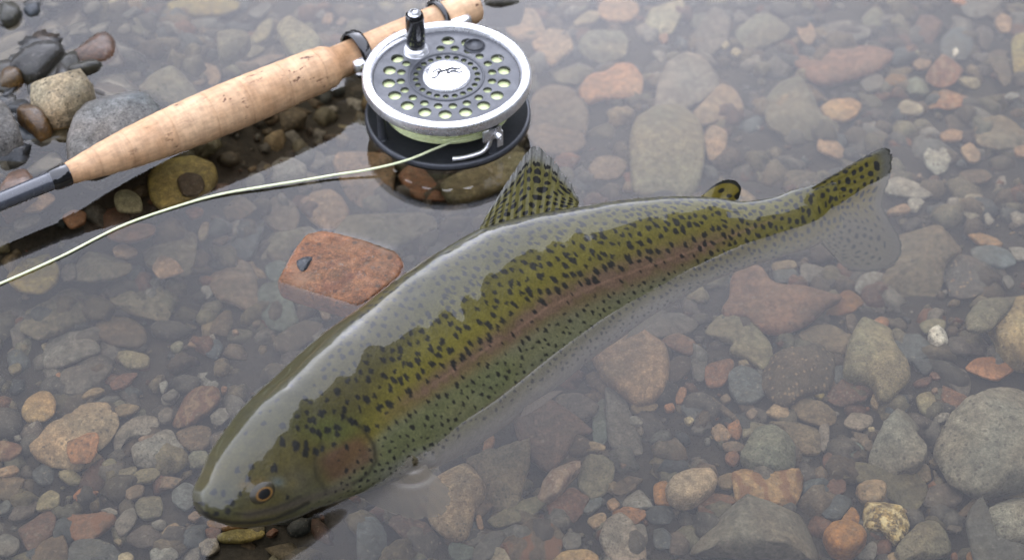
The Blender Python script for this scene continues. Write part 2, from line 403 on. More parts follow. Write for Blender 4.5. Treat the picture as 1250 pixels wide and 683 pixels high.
# ------------------------------------------------------------------ stones
DATA = r'''
@0,0
205,500 250,485 330,475 430,450 500,470 545,510 550,550 480,620 400,670 330,683 250,660 200,600|tan|rough|tan stone with dark wet sides standing out of the water|the dry-topped tan stone|zt=.020 n=boulder g=2.3
60,400 110,330 200,280 290,265 375,290 365,330 300,390 230,440 170,450 110,410|blackbrown|wet|dark wet stone with a pale sheen beyond the dry-topped tan stone|-|zt=.010
0,440 60,405 130,410 130,470 60,510 0,520|amber|wet|shiny amber-brown stone breaking the surface at the frame edge|-|zt=.006
850,500 900,430 1000,385 1080,390 1150,460 1220,540 1150,590 1050,600 930,560|olivegrey|speckle|olive-grey angular stone just below the surface above the grip|the olive angular stone by the grip|zt=-.0012
840,230 870,190 950,175 1030,200 1045,280 1060,330 1000,365 880,360 835,310|olivegrey|speckle|-|-|
420,315 500,265 610,190 665,200 695,245 690,300 650,340 500,352|redtan|wet|reddish stone with a rust-coloured rim breaking the surface|the rust-rimmed stone|zt=.004
0,20 80,10 130,60 100,110 40,130 0,110|darkolive|wet|-|-|zt=.006
140,20 190,0 240,10 230,60 180,80 140,60|darkblue|wet|-|-|zt=.004
160,190 220,120 290,120 300,200 270,270 180,260|palegreen|smooth|-|-|
60,210 90,170 140,180 130,230 90,240|tan|smooth|-|-|
80,110 130,90 155,130 130,160 90,150|palegreen|smooth|-|-|
335,105 380,85 425,95 420,125 370,135|orange|smooth|-|-|
345,220 430,130 445,140 370,230|grey|smooth|-|-|
620,170 700,120 790,90 830,110 820,150 750,210 650,220|olivetan|smooth|-|-|
660,0 750,0 745,40 700,55 665,30|cream|smooth|-|-|
545,0 620,0 600,20 560,20|tan|smooth|-|-|
780,10 890,0 870,60 800,60|olivegrey|smooth|-|-|
690,300 740,265 820,260 825,300 770,330 710,340|olivegrey|smooth|-|-|
555,100 640,45 665,70 640,110 570,130|brown|smooth|-|-|
1000,95 1040,80 1060,110 1020,125|pink|smooth|-|-|
700,190 760,170 830,190 810,240 720,240|pinktan|smooth|-|-|
560,450 610,440 600,470 570,480|cream|smooth|-|-|
630,460 690,445 700,510 650,515|yellow|smooth|-|-|
605,400 660,370 720,375 690,410 630,425|yellow|smooth|-|-|
735,450 790,440 820,470 790,510 730,500|pink|smooth|-|-|
1100,330 1150,300 1195,330 1190,400 1130,410|grey|smooth|-|-|
380,430 420,395 560,355 620,370 600,400 560,410 470,440|darkolive|wet|-|-|zt=.004
@200,0
40,30 110,0 430,0 430,40 330,90 200,100 80,85|yellow|smooth|broad olive-yellow stone cut by the frame's far edge beyond the grip|the broad olive-yellow stone|
185,450 240,395 310,410 340,460 320,510 250,515 200,490|pinktan|speckle|pale tan rounded pebble close to the far side of the cork grip|the pale tan pebble by the grip|
320,190 400,150 520,190 480,240 350,310 330,270|olivegrey|smooth|-|-|zt=-.0012
520,250 600,140 660,120 640,220 560,270|olivetan|smooth|-|-|
510,90 560,50 640,15 650,50 580,115|grey|smooth|-|-|
495,310 530,275 620,270 600,320 520,350|olivegrey|smooth|-|-|
690,130 760,80 850,130 960,230 900,290 820,310 750,250|olivetan|smooth|olive-tan stone touching the surface where the grip meets the reel seat|-|zt=-.0012
270,360 380,330 490,350 510,390 400,410 290,400|purple|smooth|-|-|
480,420 560,360 740,330 640,390 520,440|pink|smooth|-|-|
200,300 230,240 265,240 250,310|tan|smooth|-|-|
960,140 990,80 1030,90 1020,150|pinktan|smooth|-|-|
840,20 920,30 990,80 950,110 880,70|grey|smooth|-|-|
1050,130 1150,60 1220,40 1180,90 1080,140|pink|smooth|-|-|
@0,120
-35,20 60,80 110,180 130,240 60,285 -35,290|grey|speckle|flat-topped grey stone half out of the water at the frame edge|the grey stone at the frame edge|zt=.015 n=boulder g=1.7
440,350 430,200 470,120 560,30 750,-55 900,-10 960,60 940,150 750,280 560,380|stonegrey|speckle|large rounded grey boulder breaking the surface behind the cork grip|the big grey boulder|zt=.013 n=boulder g=1.5
100,90 160,40 240,60 300,120 295,180 230,205 160,160|amber|wet|glossy amber pebble half out of the water among dark stones|the glossy amber pebble|zt=.010
230,290 260,270 300,290 290,320 250,320|orange|smooth|-|-|
265,235 330,200 370,210 350,260 290,265|brown|smooth|-|-|
-20,560 20,490 70,430 150,420 200,470 195,520 120,570 0,620|redtan|wet|rust-edged stone breaking the surface behind the black rod blank|-|zt=.003
30,340 90,330 135,370 110,395 50,390|palegreen|smooth|-|-|
60,660 150,590 310,580 320,620 240,683 80,683|pinktan|smooth|-|-|
920,480 960,410 1040,370 1170,375 1280,410 1300,500 1250,560 1130,610 1000,660 930,590|yellow|smooth|broad ochre stone showing clearly in the grip's dark reflection|the broad ochre stone|
700,600 780,560 850,600 860,683 720,683|olivetan|smooth|-|-|
@200,180
85,200 140,160 220,180 245,230 200,280 120,285|darkbrown|smooth|round dark brown pebble lying on the broad ochre stone|-|
610,110 680,60 780,70 850,120 860,170 800,220 700,215 640,170|lightgrey|smooth|-|-|
590,380 650,310 720,300 790,350 815,420 790,480 690,500 620,450|pinkbrown|speckle|-|-|
850,370 900,290 1000,270 1070,310 1115,390 1080,460 990,490 900,430|pinktan|speckle|round pinkish tan stone between the fly line and the orange slab|the round pinkish tan stone|
1050,100 1090,20 1195,-20 1300,-10 1395,125 1380,275 1320,350 1220,335 1120,275|pinktan|rough|large pinkish orange stone crossed by the fly line near the reel|the pinkish stone under the line|
600,560 670,510 850,475 950,490 930,530 800,590 700,660 600,670 585,620|olivegrey|speckle|-|-|
360,560 430,500 560,400 600,440 590,520 540,640 450,683 350,660|darkblue|smooth|large dark slate-blue stone between the fly line and the orange slab|the dark slate-blue stone|
130,390 170,365 235,375 230,410 170,430|rust|smooth|-|-|
210,520 240,455 275,460 260,540 220,570|tan|smooth|-|-|
330,330 480,300 560,350 500,410 380,430|brown|rough|-|-|
1050,500 1150,425 1350,390 1600,400 1650,475 1500,550 1400,600 1180,560|olivegrey|smooth|-|-|
830,330 870,300 890,310 850,370|pink|smooth|-|-|
490,210 520,170 590,170 610,210 580,250 510,250|grey|smooth|-|-|
850,60 900,20 970,40 980,100 900,140|grey|smooth|-|-|
@0,250
870,230 950,190 1070,165 1180,170 1180,300 1140,400 1050,410 900,350|olivegrey|speckle|-|-|
690,270 740,240 820,265 830,295 780,320 710,310|pinktan|smooth|-|-|
660,190 740,140 850,115 930,130 930,170 840,215 740,220|redtan|smooth|-|-|
460,330 560,290 680,300 780,350 790,390 700,430 560,460 460,440|olivegrey|speckle|-|-|
370,400 440,345 470,440 390,460|grey|smooth|-|-|
930,380 980,310 1040,320 1115,390 1060,420 970,440|pinktan|rough|-|-|
50,440 150,335 275,290 350,400 330,475 250,525 125,510|yellow|smooth|rounded ochre stone under the fly line at the frame edge|the rounded ochre stone|
570,560 620,460 790,435 930,430 980,530 1010,625 990,683 840,660 740,620 640,580|olivegrey|rough|broad slaty grey stone with a pale edge, biggest below the fly line|the broad slaty stone|
200,550 350,515 450,505 540,475 580,575 570,650 450,715 325,775 240,800 110,725 170,650|olivegrey|rough|big craggy olive-grey stone near the frame edge below the fly line|the craggy olive-grey stone|
580,620 640,590 750,640 740,665 600,655|grey|smooth|-|-|
380,75 430,40 520,50 510,110 430,140|rust|smooth|-|-|
90,100 150,70 230,60 240,100 160,140 100,150|grey|smooth|-|-|
@0,370
280,300 330,190 430,145 510,200 580,250 590,290 480,330 380,370 290,385|stonegrey|smooth|smooth pale grey stone with a white fleck beneath the craggy olive-grey stone|-|
85,300 120,200 170,180 190,250 160,320 100,345|palegreen|speckle|-|-|
145,640 175,580 240,545 300,550 330,600 320,670 270,705 180,715 145,680|eggtan|smooth|egg-shaped tan-orange pebble alone on silt left of the trout|the egg-shaped tan pebble|
600,130 700,80 800,110 870,160 880,220 830,260 700,250 610,200|brown|smooth|-|-|
720,290 800,300 900,320 890,380 780,390 730,340|olivetan|smooth|-|-|
670,480 740,440 820,410 830,440 760,510 690,520|redbrown|smooth|-|-|
380,420 560,370 680,390 620,460 500,540 400,540|grey|smooth|-|-|
250,260 290,240 310,270 280,290|cream|smooth|-|-|
500,555 580,515 640,530 590,560 510,580|tan|smooth|-|-|
1040,260 1080,235 1110,260 1090,290 1050,290|palegreen|smooth|-|-|
340,440 365,425 380,450 355,465|orange|smooth|-|-|
-20,60 100,10 180,0 120,80 20,140 -20,130|purple|smooth|-|-|
970,480 1010,455 1020,500 990,545 975,530|lightgrey|smooth|-|-|
980,575 1050,530 1090,545 1040,600|grey|smooth|-|-|
50,390 120,365 130,410 70,430|olivetan|smooth|-|-|
700,650 750,615 850,630 800,670 720,683|tan|smooth|-|-|
@200,300
290,190 340,120 430,90 520,120 550,200 560,280 570,350 480,370 440,340 340,310 300,250|pinkbrown|smooth|big dull mauve-brown stone between the slate-blue stone and the trout|the mauve-brown stone|
580,310 620,250 720,230 760,300 790,390 810,450 740,500 650,490 600,420|greenblue|smooth|mottled green oval stone just below the orange slab|the green oval stone|
620,130 680,100 750,110 740,180 700,220 640,200|greenblue|smooth|-|-|
733,200 810,45 890,-55 975,-75 1195,-20 1385,40 1425,110 1395,170 1180,335 1000,290|slab|slab|angular orange-red slab reaching the surface beside the trout's back|the orange slab|zt=.0009 n=stone_slab
795,90 860,50 910,60 890,110 840,160 800,110|darkblue|wet|dark blue-grey chip stuck on top of the orange slab|-|zt=.003
230,260 270,220 300,240 295,290 260,315 235,300|lightgrey|smooth|-|-|
275,500 320,410 400,390 415,470 380,540 300,530|brown|rough|-|-|
925,330 990,400 1020,440 970,445|pinktan|smooth|-|-|
415,520 445,510 455,535 425,540|pink|smooth|-|-|
275,555 300,540 315,565 290,578|lightgrey|smooth|-|-|
145,600 180,560 260,565 270,600 190,610|pinktan|rough|-|-|
45,610 85,580 120,600 100,640 60,640|palegreen|smooth|-|-|
680,590 740,520 860,460 960,480 900,560 800,640 700,640|brown|smooth|-|-|
250,600 320,570 360,610 320,683 260,660|darkblue|smooth|-|-|
530,430 575,420 590,480 545,500|brown|smooth|-|-|
@0,490
210,260 300,180 400,115 500,45 620,5 680,60 700,130 640,230 570,280 470,390 330,370 240,330|pinkcream|rough|large pale pinkish flat stone with an orange lump on it|the pale pinkish flat stone|
420,210 500,175 590,210 580,300 540,360 440,355 410,300|orange|rough|orange angular lump resting on the pale pinkish flat stone|-|
-15,240 130,255 120,310 50,350 -15,350|redtan|vein|-|-|
690,220 760,140 860,90 940,85 960,130 890,200 800,210 720,270 680,290|lightgrey|speckle|-|-|
820,260 920,220 1000,150 1040,160 1060,220 1150,280 1100,350 960,385 840,380 820,320|lightgrey|speckle|broad light-grey speckled stone with a thin pink stone on its edge|the light-grey speckled stone|
840,225 950,200 955,222 860,248|pink|smooth|thin pink sliver lying on the light-grey speckled stone|-|
360,430 430,415 490,450 480,495 420,500 370,460|olivetan|smooth|-|-|
620,380 670,345 710,370 700,420 650,430|olivetan|speckle|-|-|
700,430 820,380 830,440 780,500 700,500|olivegrey|smooth|-|-|
810,460 850,420 960,410 970,450 920,485 830,490|olivetan|speckle|-|-|
950,480 1040,450 1110,470 1060,520 970,520|pinkbrown|rough|-|-|
1050,560 1130,495 1200,530 1190,610 1130,660 1060,610|bluegrey|smooth|smooth blue-grey stone nearest the trout's snout|-|
755,560 830,505 880,520 860,570 790,595|pinkbrown|smooth|-|-|
200,400 270,370 325,410 320,480 250,500 200,460|darkblue|smooth|-|-|
-15,480 150,460 110,560 70,600 -15,580|brown|smooth|-|-|
-15,420 90,390 115,420 60,450 -15,460|pinktan|smooth|-|-|
170,150 220,125 260,150 240,185 190,185|lightgrey|smooth|-|-|
@150,430
290,400 360,290 440,210 570,220 580,290 520,360 420,430 310,440|redtan|vein|red-veined brown stone in the gravel beside the trout's head|the red-veined brown stone|
535,380 580,325 640,340 650,390 590,435 545,420|lightgrey|smooth|pale grey round pebble close to the trout's brow|the pale grey round pebble|
215,380 270,335 305,350 290,420 230,430|grey|smooth|-|-|
230,275 300,230 350,245 300,310 250,310|lightgrey|smooth|-|-|
330,490 420,450 530,470 520,570 420,600 350,540|brown|speckle|-|-|
600,215 635,210 630,245 600,245|orange|smooth|-|-|
400,640 430,600 500,600 520,650 490,690 400,690|palegreen|rough|-|-|
545,580 590,545 600,570 570,600|cream|smooth|-|-|
@0,546
120,490 210,430 250,370 320,370 330,500 260,570 190,620 150,570|redbrown|rough|red-brown stone with a tan rim, pointed end toward the near edge|the red-brown pointed stone|
220,380 250,300 310,260 360,290 350,350 300,370|olivetan|smooth|-|-|
385,440 420,410 540,405 640,380 700,400 690,450 620,510 560,555 470,550 420,500|redtan|band|orange-brown crescent-shaped stone between red-brown pointed stone and trout's snout|the orange-brown crescent stone|
440,290 520,240 600,265 560,300 480,325|orange|vein|-|-|
700,470 750,400 810,370 830,430 790,500 730,540|grey|speckle|-|-|
610,375 660,360 715,385 700,410 660,400|lightgrey|smooth|-|-|
760,560 860,480 960,470 1000,520 980,590 850,600|purple|smooth|-|-|
985,520 1020,480 1080,465 1090,510 1060,580 1010,575|pinkcream|vein|small cream-orange angular stone, brightest near the trout's snout|the cream-orange angular stone|
920,460 960,435 1010,450 1000,490 940,490|lightgrey|smooth|-|-|
920,630 980,600 1070,615 1080,660 1030,690 930,690|lightgrey|speckle|-|-|
1090,560 1150,480 1246,450 1246,600 1150,600|darkblue|smooth|-|-|
410,700 460,570 600,570 700,610 740,700|bluegrey|smooth|-|-|
200,650 260,580 360,510 400,600 400,700 200,700|brown|smooth|-|-|
-20,560 40,525 110,560 110,620 50,660 -20,640|grey|smooth|-|-|
720,660 780,640 810,660 800,695 710,695|cream|smooth|-|-|
690,570 720,555 745,570 730,600|tan|smooth|-|-|
1120,690 1170,620 1210,610 1220,690|grey|smooth|-|-|
1212,580 1246,545 1306,542 1336,610 1270,655 1222,640|lightgrey|smooth|-|-|
50,420 130,310 210,270 230,320 200,410 100,440|purple|smooth|-|-|
-20,370 40,320 70,350 50,400 -20,410|bluegrey|smooth|-|-|
1140,430 1190,385 1230,410 1190,450|pink|smooth|-|-|
830,340 870,290 960,290 985,340 970,410 880,430 835,400|olivegrey|speckle|-|-|
@220,546
170,445 240,430 390,435 440,460 360,495 260,500 190,480|amber|smooth|amber elongated stone in the dark reflection under the trout's jaw|-|
150,505 200,480 245,505 240,550 190,560|redbrown|smooth|round red-brown stone in the dark reflection by the trout's snout|-|
230,540 340,505 500,505 490,540 380,570 260,570|yellow|smooth|long ochre stone in the dark reflection, nearest the frame's lower edge|-|
700,370 760,310 860,290 910,310 880,330 780,370 730,410|olivetan|smooth|-|-|
610,420 650,380 690,390 680,430 640,450|amber|smooth|-|-|
410,470 480,450 515,490 480,520 420,500|olivegrey|smooth|-|-|
520,530 570,490 600,500 560,540|redbrown|smooth|-|-|
@450,546
395,240 430,190 560,125 620,150 700,260 690,300 640,350 620,450 600,510 530,530 470,500 380,420|pinkcream|speckle|large pale pinkish-cream stone beside the trout's pectoral fin|the pinkish-cream stone|h=.016
620,100 640,75 900,5 960,-25 965,60 940,200 880,375 830,385 700,230|tanbrown|speckle|triangular tan-grey stone pointing toward the near edge|the triangular stone|h=.018
740,430 800,400 950,320 1050,300 1080,330 990,410 920,440 790,475|olivetan|smooth|-|-|
70,400 150,420 250,430 330,460 430,560 440,590 400,635 290,610 180,510 100,430|redpurple|rough|oblong purple-red stone with a tan rim below the pectoral fin|the oblong purple-red stone|
820,560 900,490 1040,430 1130,480 1165,560 1150,640 1060,700 900,700|brown|band|brown stone with an orange streak below the triangular stone|the orange-streaked brown stone|
640,640 720,530 820,510 830,540 760,650 700,683 650,683|grey|smooth|-|-|
740,660 790,595 900,640 890,690 740,690|creamgrey|rough|-|-|
490,600 540,580 630,600 640,660 560,690 500,660|greenblue|smooth|-|-|
80,640 110,600 160,630 180,690 90,690|olivetan|smooth|-|-|
215,640 270,610 350,660 350,690 220,690|palegreen|smooth|-|-|
-60,440 50,440 100,530 100,600 30,690 -60,690|bluegrey|smooth|-|-|
650,430 680,410 700,490 670,500|pinktan|smooth|-|-|
570,560 640,480 650,520 610,565|tan|smooth|-|-|
600,590 690,505 710,530 680,580 620,600|grey|smooth|-|-|
1030,290 1090,170 1160,110 1240,45 1270,70 1275,130 1210,195 1150,280 1070,305|whitered|vein|jagged white and red stone beside the triangular stone|the white-and-red stone|h=.016
1085,330 1195,275 1230,250 1330,320 1290,395 1255,435 1175,445 1105,395|redbrown|speckle|-|-|
@680,546
135,130 200,65 280,60 345,110 330,200 280,270 200,300 140,230|olivegrey|speckle|round olive-green speckled stone right of the white-and-red stone|the round olive stone|
675,240 720,190 820,155 920,150 960,190 940,250 860,310 780,335 700,310|ovalcream|smooth|smooth cream oval pebble with small dark flecks|the cream oval pebble|h=.018
270,560 310,460 390,420 450,460 520,580 530,660 480,730 380,730 310,640|pinkgrey|speckle|large pinkish-grey oval stone at the frame's lower edge|the pinkish-grey oval stone|
405,330 440,265 510,255 550,300 580,360 420,360|lightgrey|speckle|-|-|
340,390 420,360 530,370 530,420 480,460 370,430|orange|rough|-|-|
540,400 600,360 690,350 720,400 680,450 570,450|darkblue|smooth|-|-|
180,440 230,390 295,400 290,460 230,490|pinkcream|rough|-|-|
160,390 200,320 275,305 270,350 200,400|bluegrey|smooth|-|-|
300,340 345,305 385,350 340,385|pinktan|smooth|-|-|
590,230 670,210 680,300 720,340 600,340|orangebrown|smooth|-|-|
625,130 690,30 750,60 840,150 760,190 650,190|olivegrey|speckle|-|-|
30,570 70,515 140,530 140,600 60,625|grey|speckle|-|-|
-10,660 80,625 180,620 235,660 235,700 -10,700|eggtan|smooth|ochre-orange smooth stone cut by the frame's lower edge|-|
460,480 530,470 550,560 520,620 470,540|grey|smooth|-|-|
865,340 920,290 1040,295 1090,330 1000,360 940,420 880,400|rust|smooth|-|-|
590,500 640,460 690,500 700,600 600,610|darkblue|smooth|-|-|
380,200 470,190 480,250 400,290 330,270|brown|smooth|-|-|
690,520 800,500 800,640 690,640|purple|smooth|-|-|
960,200 1040,160 1090,160 1060,250 1000,240|tan|smooth|-|-|
@550,440
400,330 490,280 560,230 720,340 850,425 740,450 700,530 640,620 580,640 500,580 430,460|redpurple|smooth|large dull purple-red stone with pale ridge below the trout's belly|the purple-red stone|
660,220 770,205 890,260 870,330 800,370 720,320 650,280|grey|smooth|-|-|
950,180 1040,160 1080,300 1150,480 1160,540 1050,540 970,500 960,380|grey|speckle|-|-|
870,300 940,230 960,450 930,500 870,480|greenblue|smooth|-|-|
1100,340 1150,340 1195,400 1160,450 1130,430|lightgrey|smooth|-|-|
195,540 230,440 270,480 250,540 210,565|orange|smooth|-|-|
810,520 860,495 940,520 930,545 830,545|tan|smooth|-|-|
1030,600 1080,595 1075,640 1040,650|pink|smooth|-|-|
@690,380
145,230 220,150 340,110 450,140 580,220 605,300 590,430 520,510 430,525 370,490 320,440 250,400 200,300|pinktan|smooth|large smooth buff stone with an orange edge below the trout's rear belly|the big buff stone|h=.018
440,90 540,30 700,20 790,80 740,130 560,155 480,120|grey|smooth|-|-|
590,180 690,140 780,180 800,230 750,260 650,220|redtan|smooth|-|-|
620,330 690,275 770,290 750,370 680,420 620,410|darkbrown|smooth|-|-|
770,300 830,275 860,310 840,420 780,400|grey|smooth|-|-|
850,350 920,310 1010,300 1020,330 960,440 870,450|rust|smooth|-|-|
1000,380 1060,340 1150,370 1240,460 1150,540 1060,550 1010,480|bluegrey|speckle|-|-|
860,120 960,30 1050,50 1130,70 1240,210 1230,310 1180,330 1090,270 1000,240 1040,190 930,150|olivetan|smooth|pale olive angular stone below the star-shaped rust stone|-|
710,590 760,520 830,500 880,560 880,660 780,670|darkblue|smooth|-|-|
850,510 890,520 1050,650 1040,670 950,610|brown|smooth|-|-|
670,530 700,465 740,480 720,550 680,560|orange|smooth|-|-|
400,580 470,550 560,560 540,600 430,620|tan|smooth|-|-|
600,575 650,560 670,595 620,610|orange|smooth|-|-|
380,640 440,640 480,690 400,690|lightgrey|smooth|-|-|
720,655 760,645 785,665 750,690|cream|smooth|-|-|
1050,310 1100,295 1120,330 1080,345|tan|smooth|-|-|
940,530 980,505 1010,540 960,560|pinkbrown|smooth|-|-|
20,510 100,510 200,570 170,630 60,650 20,600|purple|smooth|-|-|
@860,300
140,370 190,310 190,210 230,160 330,135 380,200 420,245 600,260 700,280 785,285 780,330 700,370 620,450 500,500 400,510 320,460 280,420 160,420|starrust|smooth|large star-shaped rust-pink stone below the trout's tail|the star-shaped rust stone|
730,385 790,330 860,285 960,310 970,340 900,395 830,410|orangebrown|band|orange lens-shaped stone touching the star-shaped rust stone|the orange lens-shaped stone|
580,540 680,480 760,475 890,570 850,660 740,640 620,580|tanbrown|smooth|-|-|
590,120 670,100 740,120 700,200 640,220 590,190|lightgrey|smooth|-|-|
410,110 540,90 560,140 430,150|tan|smooth|-|-|
420,150 560,150 570,220 440,225|bluegrey|smooth|-|-|
730,150 810,140 830,200 740,260 690,230|purple|smooth|-|-|
910,170 1080,170 1080,240 960,290 920,260|lightgrey|smooth|-|-|
1030,460 1070,435 1120,450 1110,490 1040,485|orange|smooth|-|-|
860,430 910,420 930,480 900,530 870,500|brown|smooth|-|-|
@860,430
350,130 420,30 500,0 700,-40 770,20 770,130 740,200 620,230 500,290 430,260 370,200|conglom|conglom|dark conglomerate lump studded with pale and rusty grains|the dark conglomerate lump|h=.016
370,370 430,320 500,305 515,380 480,420 430,390|pinkcream|rough|-|-|
515,330 530,290 620,290 730,320 815,370 800,410 720,435 620,410 540,370|tanbrown|smooth|smooth grey-brown oval stone below the dark conglomerate lump|the grey-brown oval stone|
230,620 310,500 400,465 500,500 550,580 540,680 430,690 300,670|palegreen|speckle|pale greenish-grey angular stone below the grey-brown oval stone|the pale greenish stone|h=.020
400,430 600,430 690,440 690,610 560,600 480,480|tanbrown|smooth|-|-|
695,460 755,440 755,560 720,600 700,560|pinkgrey|smooth|narrow upright pinkish-grey stone below the grey-brown oval stone|-|
235,430 330,415 400,440 310,500 240,520|olivegrey|smooth|-|-|
250,375 290,340 325,370 290,410|pink|smooth|-|-|
40,470 100,435 160,490 140,530 70,530|pinktan|rough|-|-|
140,440 200,420 235,480 200,525 155,500|orange|rough|-|-|
130,620 190,600 220,650 180,690 130,660|rust|smooth|-|-|
110,555 190,545 245,570 220,605 130,600|pinkbrown|smooth|-|-|
850,430 900,370 1020,400 1010,440 940,470|pinkgrey|smooth|-|-|
890,470 960,490 1040,570 990,600 940,550|pinkbrown|rough|-|-|
780,680 850,590 920,550 970,590 890,650|greenblue|smooth|pale blue-green elongated stone beside a red-brown sliver|-|
720,640 780,570 820,590 770,690 730,700|redbrown|smooth|-|-|
655,250 690,225 730,260 710,280|yellow|rough|-|-|
990,460 1035,460 1030,520|cream|smooth|-|-|
770,60 830,50 870,160 790,190|bluegrey|smooth|-|-|
740,250 820,200 920,150 1040,150 1030,220 960,290 830,320 770,290|redbrown|speckle|red-brown angular stone with white fleck beside the conglomerate lump|-|
@1000,250
470,200 560,170 700,150 800,220 860,270 760,330 740,480 680,560 560,550 430,500 400,430 480,330|tanbrown|smooth|large flat olive-brown stone just past the trout's tail fin|the flat stone past the tail|
765,380 790,310 900,290 970,350 1030,430 1030,500 920,550 820,530 780,450|purple|conglom|knobbly dark purple stone with pale specks right of the tail|the knobbly purple stone|
905,170 950,150 1050,180 1110,240 1060,260 950,220|orangetan|rough|pale orange bar-shaped stone above the knobbly purple stone|-|
930,270 1050,250 1150,290 1190,350 1100,380 970,340|bluegrey|smooth|-|-|
860,20 900,-55 980,-60 1010,0 980,60 920,83|creamgrey|smooth|-|-|
1150,260 1246,250 1256,330 1200,330|lightgrey|smooth|-|-|
890,660 1000,580 1100,545 1190,540 1150,640 1050,740 990,760 910,740|olivegrey|smooth|-|-|
1020,670 1070,575 1170,540 1290,545 1320,960 1200,945 1110,870 1075,770|tanrough|rough|rough yellow-tan stone at the frame edge below the knobbly purple stone|the rough yellow-tan stone|h=.024
1110,450 1150,430 1190,490 1150,515|grey|smooth|-|-|
1000,60 1040,40 1060,110 1020,130|lightgrey|smooth|-|-|
720,60 800,40 830,100 760,110|bluegrey|smooth|-|-|
@1000,130
930,150 1000,90 1100,75 1200,120 1260,180 1240,230 1100,250 980,220|tanbrown|smooth|-|-|
640,300 680,245 750,250 800,290 780,370 720,400 660,360|whitespeck|rough|pale crusty speckled stone above and right of the tail fin|the pale crusty stone|
860,260 920,225 975,290 970,335 910,330|pinktan|smooth|-|-|
735,170 800,140 880,160 850,210 760,210|pinktan|smooth|-|-|
1185,260 1256,230 1266,310 1200,300|pinktan|smooth|-|-|
415,430 500,440 640,490 690,520 600,560 520,540 410,520|whitegrey|smooth|pale grey-white slab sticking out behind the trout's tail|-|
595,420 615,410 625,435 600,440|pink|smooth|-|-|
860,400 1000,390 1050,430 980,470 870,460|brown|smooth|-|-|
420,640 520,590 560,600 540,650 420,660|pinktan|smooth|-|-|
0,200 100,215 160,280 120,310 0,270|pinktan|smooth|-|-|
780,570 840,555 850,600 800,610|lightgrey|smooth|-|-|
540,560 600,570 640,580 590,640 550,620|whitegrey|rough|-|-|
@1000,0
590,170 620,100 680,85 750,130 720,200 680,260 630,230|redbrown|smooth|-|-|
650,465 740,345 800,365 870,420 830,490 750,520 700,505|rust|vein|rust-red diamond-shaped stone with a tan vein|the rust-red diamond stone|
650,610 700,580 770,535 830,570 920,600 890,640 800,655 690,640|orange|vein|bright orange angular stone below the rust-red diamond stone|-|
850,490 900,465 960,480 985,520 940,535 880,510|cream|rough|-|-|
530,520 560,480 620,475 680,540 640,570 550,560|palegreen|smooth|-|-|
400,490 440,455 510,460 530,490 480,515 420,515|orangebrown|smooth|-|-|
485,650 520,615 590,630 630,660 620,690 560,700 500,680|creamgrey|smooth|-|-|
570,390 610,360 680,370 670,410 610,425|pinktan|smooth|-|-|
750,250 810,180 900,190 930,270 890,350 800,360 750,320|bluegrey|smooth|-|-|
810,310 835,292 848,330 822,342|white|smooth|tiny bright white pebble on a round blue-grey stone|-|
960,160 1020,140 1060,200 1040,280 980,270|purple|smooth|-|-|
1070,130 1110,90 1170,120 1160,190 1100,190|pinktan|smooth|-|-|
1030,340 1120,300 1160,420 1165,490 1120,520 1060,420|brown|smooth|-|-|
1175,250 1256,215 1310,300 1310,450 1246,460 1190,430|yellow|smooth|olive-yellow stone cut by the frame edge in the far corner|-|
870,40 930,-10 1100,-10 1080,60 980,100 900,80|grey|smooth|-|-|
790,0 880,-10 895,30 850,30|orange|smooth|-|-|
250,90 300,50 380,55 420,110 370,155 290,155|olivegrey|smooth|-|-|
10,200 80,140 190,135 300,190 290,230 180,255 60,240|grey|smooth|-|-|
-125,375 -75,310 50,290 300,295 430,330 350,420 225,460 50,510 -25,480 -75,425|pinkrust|smooth|long pinkish-red stone in the hazy far water right of centre|the long pinkish-red stone|
15,660 90,610 200,600 250,640 215,700 140,740 50,715|orangetan|smooth|orange-tan oval pebble below the long pinkish-red stone|the orange-tan oval pebble|
250,500 330,450 390,480 370,540 290,560|grey|smooth|-|-|
1120,580 1190,560 1220,590 1160,610|lightgrey|smooth|-|-|
@810,0
440,190 560,100 640,85 760,180 720,230 620,280 520,290|olivegrey|smooth|-|-|
810,170 850,125 900,150 930,220 890,270 840,240|pinktan|smooth|-|-|
405,320 440,295 480,320 440,345|cream|smooth|-|-|
340,270 380,250 405,275 370,300|cream|smooth|-|-|
-35,650 -10,490 40,390 140,340 230,370 315,475 310,540 200,610 90,650|pinkgrey|smooth|large smooth pinkish-grey rounded stone in hazy water beyond the trout|the pinkish-grey rounded stone|
175,710 260,625 350,525 415,540 475,650 425,690 250,750|pinktan|smooth|-|-|
625,575 700,425 770,400 870,550 950,675 1050,775 950,825 775,800 650,750|olivegrey|smooth|large hazy olive slab lying slantwise above the trout's tail|the slanting olive slab|
200,200 300,60 400,100 380,250 290,320 220,300|grey|smooth|-|-|
@620,0
560,60 600,0 740,0 790,50 760,110 680,135 580,110|pinktan|smooth|-|-|
810,130 870,60 980,10 1060,20 1060,80 1000,190 940,200 860,160|cream|rough|cream-yellow triangular stone far beyond the dorsal fin|the cream-yellow triangular stone|
440,290 470,200 560,165 680,180 720,250 700,340 590,370 480,340|olivegrey|speckle|-|-|
150,260 240,190 350,180 390,300 330,350 270,400 210,340|pinktan|smooth|-|-|
450,550 500,470 600,440 660,400 750,400 800,480 790,570 700,580 590,590 500,625 470,600|brightorange|smooth|bright orange-pink knobbly stone between the reel and hazy grey stones|the bright orange-pink stone|
280,450 370,385 480,375 520,420 430,500 330,500|olivegrey|smooth|-|-|
270,-10 500,-10 470,50 400,80 340,50|palegreen|smooth|-|-|
400,130 500,70 560,90 520,140 420,150|tan|smooth|-|-|
-10,180 50,70 150,50 220,180 190,230 80,250|pinktan|smooth|-|-|
